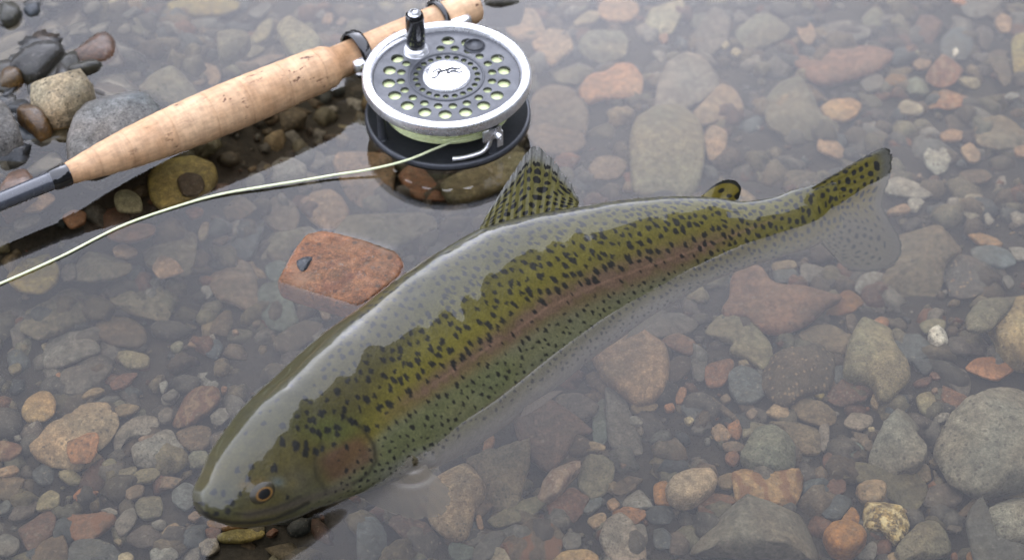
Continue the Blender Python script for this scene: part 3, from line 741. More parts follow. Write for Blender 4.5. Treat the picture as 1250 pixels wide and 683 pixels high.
915,220 970,205 975,250 940,270|orange|smooth|-|-|
140,590 250,500 360,520 430,610 480,710 450,820 350,860 175,800|pinkbrown|rough|-|-|
870,310 920,300 970,350 930,380|lightgrey|smooth|-|-|
@640,110
680,575 670,300 700,200 800,140 950,125 1050,210 1070,325 1060,475 1020,600 875,625 750,610|olivetan|speckle|tall pale olive slab behind the trout's back and adipose fin|the tall olive slab|
400,480 440,420 560,410 620,460 560,530 430,530|pinkbrown|smooth|-|-|
1090,280 1150,225 1230,270 1220,370 1130,420|pinktan|smooth|-|-|
20,250 150,210 330,240 360,330 250,400 100,380|pinkbrown|smooth|-|-|
@1000,380
665,140 700,110 760,110 785,180 720,210 685,180|white|rough|small bright white chip among dark stones|the white chip|h=.012
435,190 490,150 600,150 690,220 680,260 560,300 460,260|bluegrey|smooth|-|-|
610,70 700,50 760,60 760,110 650,130|olivetan|smooth|-|-|
760,190 830,140 1000,140 1060,190 1000,250 830,260|purple|smooth|-|-|
900,340 960,290 1100,280 1190,340 1080,415 980,380|orange|smooth|flat rust-orange stone between white chip and big speckled grey rock|the flat rust-orange stone|
760,440 830,460 930,550 880,610 790,580 750,510|rust|rough|-|-|
760,370 870,345 920,420 900,520 800,450|grey|smooth|-|-|
725,825 745,720 845,620 1000,545 1170,445 1330,445 1330,1000 1170,1020 1000,1055 820,970|specklegrey|rough|big rough speckled grey rock cut by the right frame edge|the big speckled grey rock|h=.034 n=boulder
380,560 430,500 540,510 540,590 430,640|darkblue|smooth|-|-|
695,640 770,600 830,620 790,660 720,675|lightgrey|smooth|-|-|
590,520 690,490 710,570 700,640 620,610|olivetan|smooth|-|-|
570,430 640,395 685,420 660,450 590,455|redbrown|smooth|-|-|
560,300 680,260 690,350 640,380|darkblue|smooth|-|-|
310,560 330,500 365,510 355,600|tan|smooth|-|-|
670,380 740,365 735,410 690,410|redbrown|smooth|-|-|
680,480 715,465 720,495 690,500|pink|smooth|-|-|
240,120 280,70 350,100 430,140 440,220 520,320 535,390 480,440 430,500 360,510 330,410 200,400 170,370 190,220|olivetan|speckle|large pale olive stone with an irregular foot below the orange lens-shaped stone|the large pale olive stone|h=.018
@1000,546
280,390 310,345 400,330 470,360 540,460 510,540 460,560 390,490 290,470|gold|gold|glittering gold and cream lumpy rock|the glittering gold rock|h=.014
230,250 290,205 380,205 405,250 390,310 320,335 260,310|pinkcream|rough|crusty pinkish-orange stone touching the glittering gold rock|-|h=.012
35,530 80,475 180,465 250,500 280,560 200,640 90,620|orangeround|smooth|rounded orange-brown stone beside the glittering gold rock|the rounded orange stone|h=.018
470,620 600,480 680,445 770,530 800,620 650,660 520,690|olivegrey|speckle|grey triangular stone below the glittering gold rock|-|h=.014
590,290 700,230 820,220 870,270 860,330 740,380 640,340|purple|smooth|flat dark purple-brown stone below the big speckled grey rock|-|
1000,500 1090,330 1170,280 1320,270 1320,560 1170,580 1050,560|specklegrey|speckle|big olive-grey stone in the lower right corner of the frame|the corner stone|h=.024 n=boulder
910,470 950,370 1010,310 1030,520 1200,595 1310,610 1310,720 975,720|darkgrey|smooth|dark grey stone wedged under the big corner stone|-|
580,120 620,85 670,120 680,190 630,205 590,170|tanbrown|smooth|-|-|
40,250 90,190 160,200 160,260 110,290|redbrown|smooth|-|-|
60,180 200,100 400,130 560,140 640,230 600,330 540,380 430,300 250,200|olivebrown|smooth|broad flat olive-brown stone beneath the crusty pink stone|-|h=.005
0,310 100,280 200,330 120,430 30,410|darkblue|smooth|-|-|
130,450 200,360 245,420 230,470|orangebrown|smooth|-|-|
390,695 440,640 530,640 540,695|tan|smooth|-|-|
770,500 820,445 870,460 860,520|grey|smooth|-|-|
330,640 360,560 440,560 430,640|redbrown|smooth|-|-|
210,660 320,570 350,600 330,690|grey|smooth|-|-|
830,420 960,300 1080,235 1040,320 940,400|brown|smooth|-|-|
660,90 720,60 740,100 700,115|tan|smooth|-|-|
690,130 730,190 720,215 700,200|brown|smooth|-|-|
800,650 830,640 845,690 806,690|rust|smooth|-|-|
900,640 980,640 1000,690 900,690|orangebrown|smooth|-|-|
@830,453
40,620 40,570 100,540 190,480 330,475 450,510 520,620 490,660 330,640 140,640|longgrey|smooth|long smooth grey slab near the frame's lower edge|the long grey slab|s=2.97 h=.024
200,380 240,340 330,345 440,375 440,430 400,490 300,470 210,460|orangetan|band|orange-and-tan block leaning on the long grey slab|the orange-and-tan block|s=2.97
690,310 760,180 830,130 870,180 850,230 890,290 860,340 750,350|specklegrey|rough|rough grey speckled stone left of the big speckled grey rock|-|s=2.97 h=.020
@420,0
200,640 260,590 310,640 370,720 250,710|rust|smooth|rust-brown stone in the dark reflection under the reel|-|s=2.97
360,670 540,580 640,540 630,640 500,710 400,730|olivetan|smooth|olive stone in the dark reflection between reel and dorsal fin|-|s=2.97
510,-10 560,-22 650,-22 640,4 570,14 512,10|darkolive|wet|dark mossy stone breaking the surface beyond the rod butt|-|s=2.97 zt=.003
'''
def parse():
    org = (0, 0); out = []
    for ln in DATA.strip().splitlines():
        if ln.startswith('@'): org = tuple(float(x) for x in ln[1:].split(',')); continue
        p, colr, fin, lab, lm, op = ln.split('|')
        opts = dict(kv.split('=') for kv in op.split()); sc = float(opts.get('s', 4.984))
        pts = np.array([[float(q) for q in a.split(',')] for a in p.split()]) / sc + np.array(org)
        x, y = pts[:, 0], pts[:, 1]
        area = .5 * abs(np.dot(x, np.roll(y, -1)) - np.dot(y, np.roll(x, -1)))
        out.append(dict(pts=pts, col=colr, fin=fin, lab=None if lab == '-' else lab, lm=None if lm in ('-', '') else lm, o=opts, area=area, c=pts.mean(0)))
    return out
ST = parse()
ST.sort(key=lambda s: -s['area'])
def inside(p, poly):
    x, y = p; r = False; n = len(poly)
    for i in range(n):
        x1, y1 = poly[i]; x2, y2 = poly[i - 1]
        if (y1 > y) != (y2 > y) and x < (x2 - x1) * (y - y1) / (y2 - y1) + x1: r = not r
    return r
def chaikin(P, it, q=.25):
    for _ in range(it):
        N = np.roll(P, -1, 0); P = np.stack([(1 - q) * P + q * N, q * P + (1 - q) * N], 1).reshape(-1, 2)
    return P
def resample(P, n):
    Q = np.vstack([P, P[:1]]); d = np.r_[0, np.cumsum(np.linalg.norm(np.diff(Q, axis=0), axis=1))]
    t = np.linspace(0, d[-1], n, endpoint=False)
    return np.stack([np.interp(t, d, Q[:, 0]), np.interp(t, d, Q[:, 1])], 1)
RINGS = {
    'round': [(.86, 0), (.97, .22), (1.0, .46), (.98, .66), (.92, .81), (.80, .91), (.60, .97), (.34, .995)],
    'slab': [(.98, 0), (1.0, .5), (1.0, .84), (.975, .96), (.92, 1.0), (.70, 1.0), (.40, 1.0)],
    'boulder': [(.84, 0), (.95, .30), (1.0, .52), (.975, .70), (.89, .86), (.68, .96), (.36, 1.0)],
    'flat': [(.90, 0), (.99, .25), (1.0, .58), (.97, .78), (.91, .90), (.78, .96), (.55, .99), (.28, 1.0)]}
def stone_geo(s, k):
    sz = math.sqrt(s['area']) * .00041
    rough = s['fin'] in ('rough', 'slab', 'vein', 'conglom', 'gold', 'band') or s['col'] in ('specklegrey', 'olivegrey', 'redbrown', 'longgrey', 'palegreen', 'lightgrey', 'darkblue', 'purple', 'tanbrown')
    h = .68 * float(s['o'].get('h', 0)) or min(max(.27 * sz, .003), .010)
    if 'zt' in s['o']:
        zt = float(s['o']['zt']); h = max(h, .012)
        h = zt + .016 if zt > .002 else h
        zm = zt * .5
    else:
        ctr = unz(s['c'], -.05); zb = float(bed_z(ctr[0], ctr[1])) + .002
        base = zb
        for b in ST[:k]:
            if 'ztop' in b and inside(s['c'], b['pts']) and 'zt' not in b['o']: base = max(base, b['ztop'] - .25 * h)
        zt = min(base + h, -.004); zm = zt - .45 * h
    s['ztop'] = zt
    P = s['pts']
    P = s['c'] + (P - s['c']) * (1.13 if rough else 1.16)
    P = chaikin(P, 1, .07) if s['fin'] == 'slab' else chaikin(P, 1, .14) if rough else chaikin(chaikin(P, 1, .16), 1, .25)
    per = np.linalg.norm(np.diff(np.vstack([P, P[:1]]), axis=0), axis=1).sum()
    n = int(min(max(per * .30, 16), 72))
    P = resample(P, n)
    W = np.array([unz(p, zm) for p in P])[:, :2]
    c = W.mean(0); rs = random.Random(k * 13 + 5)
    tx, ty = rs.uniform(-.25, .25), rs.uniform(-.25, .25)
    if s['fin'] == 'slab': tx, ty = .02, .05
    off = Vector((rs.uniform(0, 50), rs.uniform(0, 50), rs.uniform(0, 50)))
    rings = RINGS['boulder' if float(s['o'].get('zt', 0)) > .002 else 'slab' if s['fin'] == 'slab' else 'round' if not rough and len(s['pts']) > 7 else 'flat']
    V = []
    R = max(np.abs(W - c).max(), 1e-4)
    amp = (.014 if s['fin'] == 'slab' else .085 if rough else .035) * min(sz, .04); fq = 1.0 / max(sz, .006)
    for sc, zf in rings:
        for q in W:
            d = q - c
            z = zt - h + zf * h
            z += (tx * d[0] + ty * d[1]) * sc * zf * .35
            p = Vector((c[0] + d[0] * sc, c[1] + d[1] * sc, z))
            nz = noise.noise_vector(p * fq * 1.3 + off) * amp + noise.noise_vector(p * fq * 3.2 + off) * amp * .55
            if rough: nz += noise.noise_vector(p * fq * 7.5 + off) * amp * .4
            wgt = .45 if zf < .7 else 1
            V.append((p.x + nz.x * wgt, p.y + nz.y * wgt, p.z + nz.z * (1.5 if zf > .5 else .5)))
    top = Vector((c[0], c[1], zt)); nz = noise.noise_vector(top * fq * 1.3 + off) * amp
    V.append(tuple(top + nz)); ci = len(V) - 1
    # broken faces: a few planes shave the top and shoulders flat
    pl = []
    for _ in range(5 if rough else 2 if rings is RINGS['flat'] else 1):
        a = rs.uniform(0, 6.283); tl = math.radians(rs.uniform(12, 48) if rough else rs.uniform(8, 30))
        nn = Vector((math.sin(tl) * math.cos(a), math.sin(tl) * math.sin(a), math.cos(tl)))
        cc = Vector((c[0], c[1], zt - h)); dm = sorted((Vector(q) - cc).dot(nn) for q in V)
        pl.append((cc, nn, dm[int(len(dm) * (rs.uniform(.72, .92) if rough else rs.uniform(.82, .95)))]))
    if s['col'] not in ('ovalcream', 'eggtan', 'orangeround', 'slab'):
        for k2, q in enumerate(V):
            q = Vector(q)
            for cc, nn, of in pl:
                e = (q - cc).dot(nn) - of
                if e > 0: q -= nn * (e * .88)
            V[k2] = tuple(q)
    F = [tuple(reversed(f)) for f in grid_faces(len(rings), n, wrap_v=True)]
    # orient outward whatever the winding of the traced outline
    x, y = W[:, 0], W[:, 1]
    ccw = (np.dot(x, np.roll(y, -1)) - np.dot(y, np.roll(x, -1))) > 0
    m = (len(rings) - 1) * n
    F += [(ci, m + j, m + (j + 1) % n) for j in range(n)]
    if not ccw: F = [tuple(reversed(f)) for f in F]
    return V, F, (float(c[0]), float(c[1]), float(zt - h))

LAND = [((545, 110), 'the reel'), ((20, 240), 'the black rod blank'), ((160, 182), 'the thin end of the grip'), ((345, 95), 'the thick end of the grip'),
        ((330, 226), 'the fly line'), ((150, 276), 'the fly line'), ((245, 600), "the trout's snout"), ((300, 500), "the trout's brow"), ((440, 370), "the trout's shoulder"),
        ((650, 225), 'the dorsal fin'), ((885, 232), 'the adipose fin'), ((1070, 200), 'the tail fin'), ((1075, 318), 'the lower tail lobe'), ((510, 580), 'the pectoral fin'), ((700, 420), "the trout's belly"), ((850, 340), "the trout's narrow tail stem")]
for s in ST:
    if s['lm']: LAND.append((tuple(s['c']), s['lm']))
used = set()
def shape_word(s):
    q = s['pts'] - s['c']; ev = np.sqrt(np.maximum(np.linalg.eigvalsh(np.cov(q.T)), 1e-6)); r = ev[1] / ev[0]
    n = len(q)
    if r > 2.6: return 'sliver-thin'
    if r > 1.8: return 'elongated'
    if r > 1.4: return 'oblong'
    return 'angular' if n < 6 or s['fin'] in ('rough', 'vein') else 'rounded'
def auto_label(s, others):
    a = math.sqrt(s['area'])
    size = 'tiny' if a < 12 else 'small' if a < 18 else 'medium' if a < 30 else 'large'
    near = sorted(((np.hypot(p[0] - s['c'][0], p[1] - s['c'][1]), t) for p, t in LAND if t != s['lm']), key=lambda q: q[0])
    names = []
    for _, t in near:
        if t not in names: names.append(t)
    noun = 'pebble' if a < 26 else 'stone'
    core = f"{size} {shape_word(s)} {PAL[s['col']][1]} {noun}"
    for pre in ('between', ):
        for i, j in ((0, 1), (0, 2), (1, 2), (0, 3), (1, 3), (2, 3)):
            for first, second in ((i, j), ):
                lab = f"{core} between {names[first]} and {names[second]}"
                if lab not in used and len(lab.split()) <= 16: return lab
    lab = f"{core} nearest {names[0]}"
    return lab
MAXS = 296
keep = sorted(range(len(ST)), key=lambda i: (ST[i]['lab'] is None, -ST[i]['area']))[:MAXS]
keep = set(keep)
for s in ST:
    if s['lab']: used.add(s['lab'])
small = []
for k, s in enumerate(ST):
    V, F, base = stone_geo(s, k)
    colr = np.array(PAL[s['col']][0]) * float(s['o'].get('g', 1)) * (WATER_GAIN if 'zt' not in s['o'] or s['fin'] != 'wet' else .30)
    jit = random.Random(k).uniform(.88, 1.12)
    colr = colr * jit
    if k not in keep:
        small.append((V, F, colr)); continue
    lab = s['lab'] or auto_label(s, ST); used.add(lab)
    a = math.sqrt(s['area'])
    nm = s['o'].get('n') or ('pebble' if a < 26 else 'stone')
    o = obj(nm, V, F, STONE[s['fin']], origin=base)
    o.color = (*colr, 1)
    tag(o, lab, nm.replace('_', ' '), 'stones of the streambed')
# small pebbles past the limit, and the gravel between the stones: one object each
def merged(name, items, mat):
    VV = []; FF = []; CC = []
    for V, F, c in items:
        o = len(VV); VV += list(V); FF += [tuple(i + o for i in f) for f in F]; CC += [c] * len(V)
    return obj(name, VV, FF, mat, cols=np.array(CC))
tag(merged('small_pebbles', small, GRAVEL), kind='stuff', label='the smallest pebbles strewn between the stones of the streambed')
def gravel():
    protos = []
    for i in range(14):
        bm = bmesh.new(); bmesh.ops.create_icosphere(bm, subdivisions=1 if i < 9 else 2, radius=1)
        off = Vector((i * 7.3, i * 3.1, i))
        for vv in bm.verts: vv.co *= 1 + .75 * noise.noise(vv.co * .9 + off) + .4 * noise.noise(vv.co * 2.1 + off)
        protos.append((np.array([vv.co[:] for vv in bm.verts]), np.array([[vv.index for vv in f.verts] for f in bm.faces])))
        bm.free()
    keys = ['grey', 'grey', 'bluegrey', 'olivegrey', 'olivegrey', 'brown', 'brown', 'purple', 'darkblue', 'pinkbrown', 'tanbrown', 'olivetan', 'redbrown', 'rust', 'tanbrown', 'lightgrey', 'tan', 'brown', 'darkgrey', 'olivebrown']
    VV = []; FF = []; CC = []; o = 0
    N = 7200
    for i in range(N):
        x = rng.uniform(-.40, .40); y = rng.uniform(-.29, .40)
        r = .0014 + .0070 * rng.random() ** 3.6
        big = r > .0045
        p, f = protos[rng.integers(9, 14) if big else rng.integers(0, 9)]
        a = rng.uniform(0, 6.28); ca, sa2 = math.cos(a), math.sin(a)
        sc = np.array([rng.uniform(.8, 1.5), rng.uniform(.7, 1.1), rng.uniform(.45, .8)]) * r
        q = p * sc; q = np.stack([q[:, 0] * ca - q[:, 1] * sa2, q[:, 0] * sa2 + q[:, 1] * ca, q[:, 2]], 1)
        z = float(bed_z(np.array(x), np.array(y))) + sc[2] * rng.uniform(.2, .9)
        VV.append(q + np.array([x, y, z])); FF.append(f + o); o += len(p)
        c = np.array(PAL[keys[rng.integers(0, len(keys))]][0]) * WATER_GAIN * rng.uniform(.45, .95)
        CC.append(np.tile(c, (len(p), 1)))
    # broken flat stones wedged between the big ones, and a crowded wet margin at the far left
    c0 = unz((70, 70), 0)
    def shard(x, y, r, lift, gain):
        nonlocal o
        p, f = protos[rng.integers(9, 14)]
        q = p.copy(); n3 = rng.integers(3, 6)
        for _ in range(n3):
            a = rng.uniform(0, 6.28); tl = rng.uniform(.1, 1.4); nn = np.array([math.sin(tl) * math.cos(a), math.sin(tl) * math.sin(a), math.cos(tl)])
            dd = q @ nn; lim = np.quantile(dd, rng.uniform(.70, .88)); q -= np.maximum(dd - lim, 0)[:, None] * nn * .92
        q = q * np.array([rng.uniform(.9, 1.7), rng.uniform(.75, 1.1), rng.uniform(.4, .75)]) * r
        a = rng.uniform(0, 6.28); ca, sa2 = math.cos(a), math.sin(a)
        q = np.stack([q[:, 0] * ca - q[:, 1] * sa2, q[:, 0] * sa2 + q[:, 1] * ca, q[:, 2]], 1)
        VV.append(q + np.array([x, y, float(bed_z(np.array(x), np.array(y))) + lift])); FF.append(f + o); o += len(p)
        c = np.array(PAL[keys[rng.integers(0, len(keys))]][0]) * WATER_GAIN * gain; CC.append(np.tile(c, (len(p), 1)))
    for _ in range(1150): shard(rng.uniform(-.38, .38), rng.uniform(-.28, .38), rng.uniform(.0035, .0095), rng.uniform(-.001, .003), rng.uniform(.5, 1.0))
    fo = [tuple(t) for f in FF for t in f]
    tag(obj('gravel', np.vstack(VV), fo, GRAVEL, cols=np.vstack(CC)), kind='stuff', label='fine mixed gravel covering the streambed between the stones')
    VV.clear(); FF.clear(); CC.clear(); o = 0
    keys[:] = ['grey', 'bluegrey', 'olivegrey', 'brown', 'darkolive', 'darkblue', 'amber', 'tanbrown', 'darkgrey', 'olivebrown']
    for _ in range(330):
        px, py = 18 + rng.normal(0, 62), 95 + rng.normal(0, 62)
        if py > 235 - .42 * px: continue
        q = unz((px, py), 0); r = rng.uniform(.004, .011); zb = float(bed_z(np.array(q[0]), np.array(q[1])))
        shard(q[0], q[1], r, max(.002, rng.uniform(-.016, .0008) - zb), rng.uniform(.15, .55))
    fo = [tuple(t) for f in FF for t in f]
    tag(obj('wet_shingle', np.vstack(VV), fo, WETGRAVEL, cols=np.vstack(CC)), kind='stuff', label='dark wet shingle half out of the water at the stream margin')
gravel()

# ------------------------------------------------------------------ trout
PHI = math.radians(43)
HEAD = unz((318, 604), .0205); TAIL = unz((990, 262), -.001)
FL = (TAIL - HEAD) / np.linalg.norm(TAIL - HEAD)
nh = np.array([-FL[1], FL[0], 0]); nh /= np.linalg.norm(nh)
fv = math.cos(PHI) * np.array([0, 0, 1]) + math.sin(PHI) * nh
fv -= FL * (fv @ FL); fv /= np.linalg.norm(fv)
fn = np.cross(FL, fv)                       # flank normal, towards the near bank
if fn @ FW > 0: fn = -fn
FP0 = HEAD - fn * .004
ST_D = [(239, 612), (241, 598), (249, 582), (262, 553), (280, 526), (303, 497), (327, 473), (350, 453), (376, 427), (404, 402), (437, 377), (470, 351), (505, 325), (545, 300), (590, 276), (645, 261), (700, 252), (757, 243), (812, 239), (865, 240), (905, 245), (940, 241), (966, 232), (986, 227), (1006, 222), (1020, 222)]
ST_B = [(240, 614), (246, 628), (262, 637), (290, 643), (320, 641), (352, 632), (386, 618), (420, 604), (455, 590), (494, 574), (536, 557), (583, 531), (629, 499), (671, 467), (710, 435), (749, 409), (788, 385), (829, 359), (866, 340), (904, 326), (934, 317), (962, 309), (984, 304), (1002, 297), (1018, 292), (1028, 282)]
ST_W = [3.0, 7.2, 9.8, 12.2, 14, 15.4, 16.7, 17.8, 18.8, 20, 20, 20, 20, 19.5, 18.5, 17, 15.5, 13.5, 11, 8.5, 7, 6, 4.8, 3.2, 1.6, .7]
NU, NV = 860, 250
# sideways bend of the body (mm along the flank normal) and the submerged depth of the belly below the traced edge
BEND = [0, 0, -.1, -.5, -1.3, -2.6, -4.6, -7.4, -10.6, -13.8, -16.6, -18.6, -19.8, -20.4, -20.6, -20.0, -18.2, -15.2, -11.4, -7.3, -3.4, .2, 3.4, 5.8, 7.0, 7.6]
M = []
for i_, (d_, b_, w_, bd) in enumerate(zip(ST_D, ST_B, ST_W, BEND)):
    d_ = np.array(d_, float); b_ = np.array(b_, float); f_ = np.interp(i_, [6, 10, 14, 18, 22, 23], [0, 1, 1, .55, .15, 0])
    b_ = b_ + (b_ - d_) / np.linalg.norm(b_ - d_) * 8 * f_; P_ = FP0 + fn * bd * .001
    M.append(np.r_[unpl(d_, P_, fn), unpl(b_, P_, fn), w_ * .00097])
M = np.array(M)
M = catmull(M, NU)
Dp, Bp, Wt = M[:, :3], M[:, 3:6], np.maximum(M[:, 6], .0015)
cen = (Dp + Bp) / 2; hv = (Dp - Bp) / 2
th = np.linspace(-math.pi, math.pi, NV, endpoint=False)     # 0 = near flank, +pi/2 = back, -pi/2 = belly
sn, cs = np.sin(th), np.cos(th)
hd = np.sign(sn) * np.abs(sn) ** .94
pw_ = .42 + .38 * smooth01(np.arange(NU) / NU, .16, .40)          # flat-sided head, rounder body
wd = np.sign(cs)[None, :] * np.abs(cs)[None, :] ** np.where(sn[None, :] < 0, .52, pw_[:, None])
tw = np.radians(8) * (1 - smooth01(np.arange(NU) / NU, .22, .46))        # the head hangs more upright than the body
fnt = fn[None, :] * np.cos(tw)[:, None] - fv[None, :] * np.sin(tw)[:, None]
FB = cen[:, None, :] + hv[:, None, :] * hd[None, :, None] * .985 + fnt[:, None, :] * (Wt[:, None] * wd)[..., None]
# near-flank picture coordinates for every vertex (far flank mirrors the near one)
mir = np.array([int(np.argmin(np.abs(np.angle(np.exp(1j * (th - (math.pi - t))))))) if math.cos(t) < -1e-6 else i for i, t in enumerate(th)])
PX, PY = project(FB[:, mir, :].reshape(-1, 3)); PX = PX.reshape(NU, NV); PY = PY.reshape(NU, NV)
Sdor = np.broadcast_to(sn[None, :], (NU, NV))
LL = np.r_[0, np.cumsum(np.linalg.norm(np.diff(cen, axis=0), axis=1))]
hh = np.linalg.norm(hv, axis=1)
UU = np.broadcast_to(LL[:, None] * 1000, (NU, NV))
VVm = np.array([np.arcsin(np.clip(sn, -1, 1)) * (hh[i] * 1000 * .62 + Wt[i] * 1000 * .38) for i in range(NU)])
# relief: mouth, jaw bone, gill cover
def groove(poly, wpx): return np.exp(-(seg_dist(PX, PY, poly) / wpx) ** 2)
mouth = groove([(246, 625), (262, 634), (285, 638), (310, 637.5), (335, 633), (358, 624), (376, 614)], 2.2)
maxil = groove([(286, 626), (305, 627), (328, 622), (352, 613), (366, 605)], 1.7); nostril = np.exp(-(((PX - 277) / 3.2) ** 2 + ((PY - 612) / 2.2) ** 2))
gill = groove([(420, 508), (442, 522), (456, 542), (459, 562), (450, 578), (432, 590)], 2.8)
preop = groove([(392, 540), (384, 560), (386, 580), (398, 598)], 3.0)
disp = -.00025 * mouth - .00012 * gill - .00006 * preop
bulge = np.exp(-(((PX - 425) / 30) ** 2 + ((PY - 555) / 24) ** 2)); disp = disp + .0006 * bulge
socket = np.exp(-(((PX - 322) / 17) ** 2 + ((PY - 601) / 12) ** 2)); disp = disp + .0004 * socket
nrm = fn[None, None, :] * (np.broadcast_to(cs[None, :], (NU, NV)) / np.maximum(Wt, .003)[:, None])[..., None] + (hv / (hh ** 2)[:, None])[:, None, :] * sn[None, :, None]
nrm /= np.linalg.norm(nrm, axis=2, keepdims=True)
wob = .00035 * (vnoise(UU / 7, VVm / 7, 41) - .5)
FB = FB + nrm * (disp + wob)[..., None]
# colours
def lerp(a, b, f): return a + (b - a) * f[..., None]
nz1 = vnoise(UU / 9, VVm / 7, 1); nz2 = vnoise(UU / 3, VVm / 2.5, 2); nz3 = vnoise(UU / 26, VVm / 16, 3); nz4 = vnoise(UU / 1.1, VVm / 1.0, 4)
lat = [(400, 575), (440, 538), (480, 500), (520, 474), (555, 451), (622, 407), (672, 373), (723, 350), (790, 325), (840, 308), (900, 285), (960, 262), (1000, 250)]
latX = np.array(lat)
ylat = np.interp(PX, latX[:, 0], latX[:, 1])
dl = (PY - ylat) * .82                        # +ve below the lateral line, px
C = np.zeros((NU, NV, 3)); C[:] = (.062, .055, .012)
C = lerp(C, np.array([.122, .103, .011]), smooth01(dl, -95, -30) * (1 - .25 * smooth01(PX, 760, 980)) * (.65 + .5 * nz3))     # yellow-olive upper flank
C = lerp(C, np.array([.050, .046, .016]), smooth01(Sdor, .72, .98))                           # dark back
C = lerp(C, np.array([.118, .118, .062]), smooth01(dl, 2, 22) * (.75 + .3 * nz1) * (1 - .85 * smooth01(PX, 800, 930)))                                 # pale lower flank
C = lerp(C, np.array([.085, .095, .030]), smooth01(dl, 8, 30) * smooth01(nz3, .45, .8) * .6)
C = lerp(C, np.array([.20, .19, .165]), smooth01(dl, 82, 108) * smooth01(PX, 470, 600) * .7); C = lerp(C, np.array([.15, .145, .13]), smooth01(-Sdor, .55, .85) * smooth01(PX, 430, 520) * (1 - .7 * smooth01(PX, 780, 900)))
str_f = np.exp(-(dl / (12 + 4 * smooth01(PX, 520, 700) - 7 * smooth01(PX, 790, 930))) ** 2) * smooth01(PX, 440, 540) * (1 - smooth01(PX, 830, 950)) * (.62 + .5 * nz2)
C = lerp(C, np.array([.108, .060, .046]), np.clip(str_f, 0, .80))
line_f = np.exp(-(dl / 1.3) ** 2) * smooth01(PX, 470, 540) * (1 - smooth01(PX, 900, 980)) * .45
C = lerp(C, np.array([.23, .13, .085]), line_f)
# head
hd_f = 1 - smooth01(PX + .55 * (PY - 540), 395, 455)
C = lerp(C, np.array([.060, .054, .014]), hd_f * .85)
C = lerp(C, np.array([.105, .080, .013]), hd_f * smooth01(nz3, .35, .7) * .6)
C = lerp(C, np.array([.085, .10, .020]), np.exp(-(((PX - 402) / 34) ** 2 + ((PY - 524) / 18) ** 2)) * .7)
ca, sa3 = math.cos(-.5), math.sin(-.5)
ex = (PX - 423) * ca + (PY - 560) * sa3; ey = -(PX - 423) * sa3 + (PY - 560) * ca
C = lerp(C, np.array([.092, .040, .025]), np.clip(1.25 * np.exp(-((ex / 34) ** 4 + (ey / 19) ** 4)), 0, 1) * (.6 + .35 * nz1))
C = lerp(C, np.array([.10, .085, .055]), np.exp(-(((PX - 362) / 26) ** 2 + ((PY - 585) / 20) ** 2)) * .55)
C = lerp(C, np.array([.16, .13, .045]), np.exp(-(((PX - 356) / 9) ** 2 + ((PY - 590) / 5) ** 2)) * .7)
C = lerp(C, np.array([.13, .085, .014]), np.exp(-(seg_dist(PX, PY, [(296, 592), (318, 587), (334, 590)]) / 5) ** 2) * .8)
C = lerp(C, np.array([.11, .15, .15]), np.exp(-(((PX - 338) / 9) ** 2 + ((PY - 588) / 6) ** 2)) * .6)
C = lerp(C, np.array([.11, .078, .014]), smooth01(PY - (655 - .04 * PX), -12, -4) * (1 - smooth01(PX, 330, 400)) * .0 + np.exp(-(seg_dist(PX, PY, [(262, 637), (292, 641), (325, 638)]) / 4) ** 2) * .7)
C = lerp(C, np.array([.075, .055, .045]), np.exp(-(seg_dist(PX, PY, [(300, 628), (340, 621), (385, 606), (425, 592)]) / 6) ** 2) * .6)
for gmask, k in ((mouth, .9), (maxil, .55), (gill, .7), (preop, .4), (nostril, .9)):
    C = lerp(C, np.array([.012, .011, .007]), gmask * k)
C = C * (.80 + .28 * nz2 + .22 * nz4)[..., None]
# spots
near = np.cos(th)[None, :] > -.2
spots = []
def ok(u, v_, rad):
    for a, b, c_ in spots[-260:]:
        if (a - u) ** 2 + (b - v_) ** 2 < (rad + c_) ** 2: return False
    return True
rs = random.Random(5)
cand = []
for _ in range(24000):
    i = rs.randrange(50, NU - 2); j = rs.randrange(NV)
    if not -1.52 < th[j] < 1.57: continue
    px, py, dlv = PX[i, j], PY[i, j], dl[i, j]
    if px + .55 * (py - 540) < (345 if dlv < -20 else 425): continue
    if dlv < -6 and not (-1.5 < th[j] < 1.5): continue
    if dlv < -6 or (px > 850 and dlv < 26): r_, gap, p = rs.uniform(.95, 1.6), 1.0, 1
    elif dlv < 14: r_, gap, p = rs.uniform(.6, .9), 3.4, .5
    elif dlv < 70: r_, gap, p = rs.uniform(.6, 1.1), 1.5, .85
    else: continue
    if px + .55 * (py - 540) < 440: gap *= 1.7
    if px > 850: gap *= .75; r_ *= .95
    if rs.random() > p: continue
    u, v_ = UU[i, j], VVm[i, j]
    if all((a - u) ** 2 + (b - v_) ** 2 > (r_ + c_ + gap) ** 2 for a, b, c_, _ in cand): cand.append((u, v_, r_, dlv))
mask = np.zeros((NU, NV)); wob_u = UU + 1.1 * (vnoise(UU / 1.3, VVm / 1.3, 8) - .5); wob_v = VVm + 1.1 * (vnoise(UU / 1.3, VVm / 1.3, 9) - .5)
def stamp(u, v_, r_, st=1.0):
    i0, i1 = np.searchsorted(LL * 1000, [u - r_ - 2.5, u + r_ + 2.5])
    i0 = max(i0, 0)
    dd = np.hypot(wob_u[i0:i1] - u, wob_v[i0:i1] - v_)
    mask[i0:i1] = np.maximum(mask[i0:i1], st * (1 - smooth01(dd, r_ * .82, r_ * 1.14)))
for u, v_, r_, dlv in cand:
    stamp(u, v_, r_)
    if dlv < -6:
        for _ in range(rs.choice([0, 1, 1, 2])):
            a = rs.uniform(0, 6.28); stamp(u + math.cos(a) * r_ * 1.0, v_ + math.sin(a) * r_ * 1.0, r_ * rs.uniform(.5, .8))
